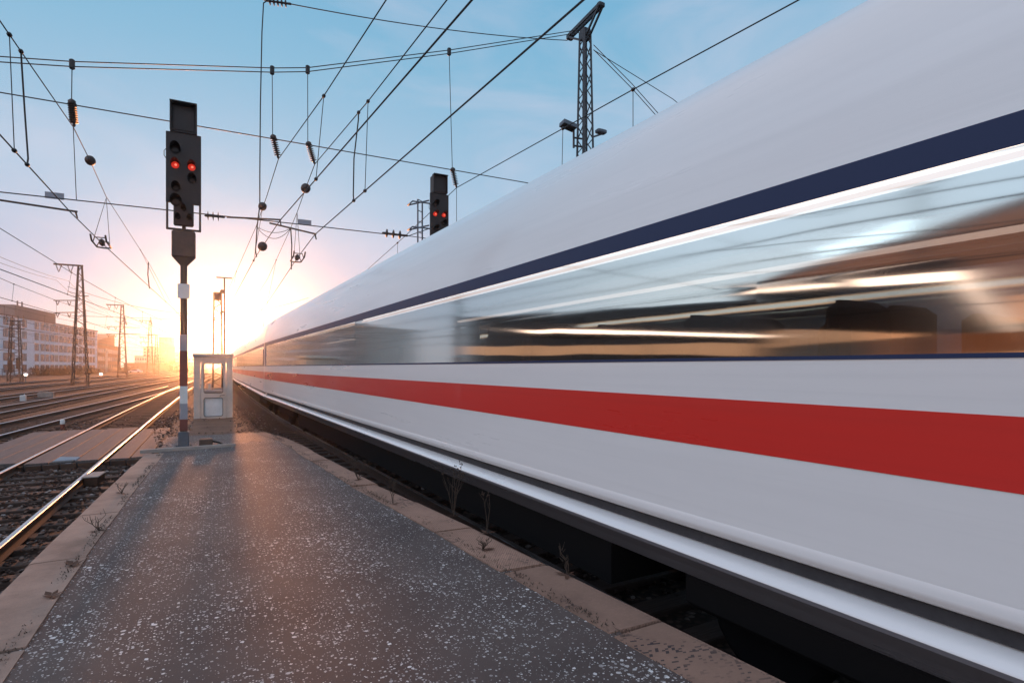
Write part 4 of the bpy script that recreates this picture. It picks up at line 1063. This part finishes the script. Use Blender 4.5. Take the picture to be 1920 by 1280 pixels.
# ------------------------------------------------------------------ the station side, left of the picture: seen mirrored in the coach windows
MN = Vector((.99932, .03697, 0)); MP = Vector((2.63, 0, 0))
def refl(px, py, z):                                   # real place of a point whose mirror image lies on this bearing at height z
    v = at_z(px, py, z); return v-MN*(2*(v-MP).dot(MN))
def refl_d(px, dist):
    a = (px-960)/1067; v = Vector((dist*(a*CY+SY), dist*(CY-a*SY), 0)); v = v-MN*(2*(v-MP).dot(MN)); return (v.x, v.y)
def canopy(label, poly, z, strips, posts):
    t = empty('platform_canopy', (poly[0][0], poly[0][1], 0)); tag(t, label, 'canopy'); O = Vector((poly[0][0], poly[0][1], 0))
    MB().prism([(x-O.x, y-O.y) for x, y in poly], z+.12, z+.5).build('roof', 'dkbrick', t)
    for a, c in strips:
        b = MB(); b.bar(Vector(a)-O, Vector(c)-O, .22, .14); b.build('lamp_tube', 'station_light', t)
    for x, y in posts: MB().lathe((x-O.x, y-O.y, -.2), (x-O.x, y-O.y, z+.12), [(0, .16), (1, .13)], 12).build('post', 'darksteel', t)
def P3(p, z): return Vector((p[0], p[1], z))
c0, c1 = refl(1790, 482, 5.6), refl(1600, 500, 5.7); c2, c3 = refl(1562, 506, 5.75), refl(1405, 524, 5.8); c4 = refl(1915, 598, 5.6)
canopy('dark platform canopy with bright lamp tubes under its edges', [(c0.x, c0.y), (c3.x, c3.y+1), (c3.x-16, c3.y+9), (c4.x, c4.y)], 5.7, [(c0, c1), (c2, c3), (c0, c4), (c0+Vector((-.9, .3, 0)), c1+Vector((-.9, .3, 0)))], [(c3.x-.6, c3.y), (c0.x-1.5, c0.y+1.5), (c0.x-9, c0.y+4)])
d0, d1 = refl(985, 603, 5.5), refl(1440, 603, 5.5)
canopy('farther platform canopy with one long lit edge', [(d0.x, d0.y), (d1.x, d1.y), (d1.x-6, d1.y+9), (d0.x-6, d0.y+9)], 5.55, [(d0, d1), (d0+Vector((-.5, .9, 0)), d1+Vector((-.5, .9, 0)))], [(d0.x-.8, d0.y+.8), (d1.x-.8, d1.y+.9), ((d0.x+d1.x)/2-.8, (d0.y+d1.y)/2+.8)])
h0, h1 = refl_d(1990, 34), refl_d(1440, 67)
hb, LH = facade_building('station_building', 'brown station hall with lit ground floor windows and a roof sign', h0, h1, 14.0, 14, 'brick', 2, 9, ww=2.6, wh=2.0, ground=2.6, storey=3.6, winmat='litwin')
k0, k1 = refl_d(1445, 78), refl_d(870, 112)
facade_building('station_building', 'long dark station wing with a row of lit windows', k0, k1, 13.0, 12, 'dkbrick', 2, 16, ww=3.2, wh=1.8, ground=2.2, storey=3.6, winmat='litwin')
# roof sign letters
tx = bpy.data.curves.new('roof_sign', 'FONT'); tx.body = 'INTERCITYHOTEL'; tx.size = 1.55; tx.extrude = .08; tx.space_character = 1.08; tx.align_x = 'CENTER'
so = bpy.data.objects.new('roof_sign', tx); col.objects.link(so); so.data.materials.append(M['litsign'])
q0, q1 = Vector((*h0, 0)), Vector((*h1, 0)); mid = q0.lerp(q1, .52); dd = (q1-q0).normalized()
bpy.context.view_layer.update(); dg = bpy.context.evaluated_depsgraph_get(); me = bpy.data.meshes.new_from_object(so.evaluated_get(dg)); me.name = 'roof_sign'
bpy.data.objects.remove(so); so = bpy.data.objects.new('roof_sign', me); col.objects.link(so)
facing = math.atan2(dd.y, dd.x)
so.rotation_euler = (R(90), 0, facing); so.location = (mid.x, mid.y, 14.37); so.parent = None
tag(so, 'row of white lit capital letters standing on the station roof edge', 'sign')

# ------------------------------------------------------------------ dry weeds on the kerbs
def weed(label, x, y, h, n, seed, spread=.35, heads=True):
    z = zs(y)+.012; t = empty('dry_weed', (x, y, z)); tag(t, label, 'weed', 'dry weeds on the platform kerbs'); rr = random.Random(seed); b = MB(); lf = MB()
    for i in range(n):
        a = rr.uniform(0, 6.28); hh = h*rr.uniform(.55, 1); e = Vector((math.cos(a)*spread*hh*rr.uniform(.4, 1.2), math.sin(a)*spread*hh*rr.uniform(.4, 1.2), hh))
        p1 = e*.35+Vector((rr.uniform(-.02, .02), rr.uniform(-.02, .02), .05*hh)); p2 = e*.7+Vector((rr.uniform(-.03, .03), rr.uniform(-.03, .03), .03*hh)); b.tube([(0, 0, 0), p1, p2, e], [.0035, .003, .0022, .0012], 5, 0, False)
        for k in range(3):
            s0 = p1.lerp(e, rr.uniform(.1, .8)); b.tube([s0, s0+Vector((rr.uniform(-.08, .08), rr.uniform(-.08, .08), rr.uniform(.03, .12)))*min(1, h*2)], [.002, .001], 4, 0, False)
        if heads:
            for k in range(4):
                c = e+Vector((rr.uniform(-.025, .025), rr.uniform(-.025, .025), rr.uniform(-.02, .02))); b.lathe(c, c+Vector((0, 0, .018)), [(0, .001), (.5, .007), (1, .001)], 6)
    for i in range(5):
        a = rr.uniform(0, 6.28); l = rr.uniform(.04, .11); d = Vector((math.cos(a), math.sin(a), rr.uniform(.05, .5))).normalized(); w = d.cross(Vector((0, 0, 1))).normalized()*l*.16
        lf.add([(0, 0, .004), d*l*.5+w, d*l+Vector((0, 0, -.01)), d*l*.5-w], [(0, 1, 2, 3)])
    b.build('stem', 'twig', t); lf.build('leaf', 'dryleaf', t)
def wd(lab, px, py, *a, **k): p = at_z(px, py, ZP+.012); weed(lab, p.x, p.y, *a, **k)
wd('tall branching dry weed rising in front of the train sill', 851, 968, .52, 7, 1)
wd('single thin dry stalk beside the second right kerb joint', 913, 1000, .34, 2, 2, .12)
wd('low dry tuft at a right kerb joint below the thin stalk', 905, 1030, .12, 9, 3, .7, heads=False)
wd('spiky dry weed at the right kerb nearest the camera', 1066, 1078, .22, 4, 4, .45, heads=False)
wd('bushy dry weed at the far part of the right kerb', 672, 900, .28, 9, 5, .6)
wd('slender dry weed between the bushy one and the tall one', 737, 945, .26, 4, 6, .25)
wd('small dry weed on the left kerb near its far end', 228, 925, .20, 4, 7, .5, heads=False)
wd('low dry weed lying over the left kerb', 186, 995, .17, 5, 8, .8, heads=False)
for i, (px, py, lab) in enumerate(((137, 1060, 'curled brown leaf on a left kerb joint'), (96, 1118, 'dry brown leaf at the inner edge of the left kerb'))):
    lo = MB(); rr = random.Random(20+i)
    for k in range(6):
        a = k*1.05+rr.uniform(-.2, .2); l = rr.uniform(.05, .09); d = Vector((math.cos(a), math.sin(a), rr.uniform(.1, .6))).normalized(); w = d.cross(Vector((0, 0, 1))).normalized()*l*.3
        lo.add([(0, 0, .006), d*l*.55+w, d*l, d*l*.55-w], [(0, 1, 2, 3)])
    o = lo.build('dry_leaf', 'dryleaf'); o.location = at_z(px, py, ZP+.016); tag(o, lab, 'leaf')
# moss and dirt line where asphalt meets the kerbs
ms = MB(); rr = random.Random(31)
for i in range(6500):
    y = rr.uniform(1.2, 13); right = rr.random() < .6
    x = lerp(RO, y)-lerp(RW, y) + rr.gauss(0, .03) if right else lerp(LO, y)+lerp(LW, y)+rr.gauss(0, .02)
    if not right and y > 11: continue
    if math.sin(y*2.1+(0 if right else 2))+math.sin(y*5.3) < rr.uniform(-1.2, 1.0): continue
    z = ZP+.012; a = rr.uniform(0, 6.28); l = rr.uniform(.008, .026); c = Vector((x, y, z)); d = Vector((math.cos(a)*.7, math.sin(a)*.7, rr.uniform(.2, .9)))*l; w = Vector((-math.sin(a), math.cos(a), 0))*l*.22
    ms.add([c-w, c+w, c+d], [(0, 1, 2)])
o = ms.build('dead_grass', 'twig'); tag(o, 'dead grass and moss in the joints along the kerbs', 'dead grass', None, 'stuff')

# ------------------------------------------------------------------ haze: one closed box of thin even air
hz = MB().bbox((-170, -60, -1.3), (120, 650, 27.5)).build('haze', 'white'); hz['kind'] = 'stuff'
t = NT('haze air'); pv = t.n('ShaderNodeVolumePrincipled'); pv.inputs['Color'].default_value = (.92, .92, .95, 1); pv.inputs['Density'].default_value = .00038; pv.inputs['Anisotropy'].default_value = .93
t.l(pv.outputs[0], t.out.inputs['Volume']); hz.data.materials.clear(); hz.data.materials.append(t.m)
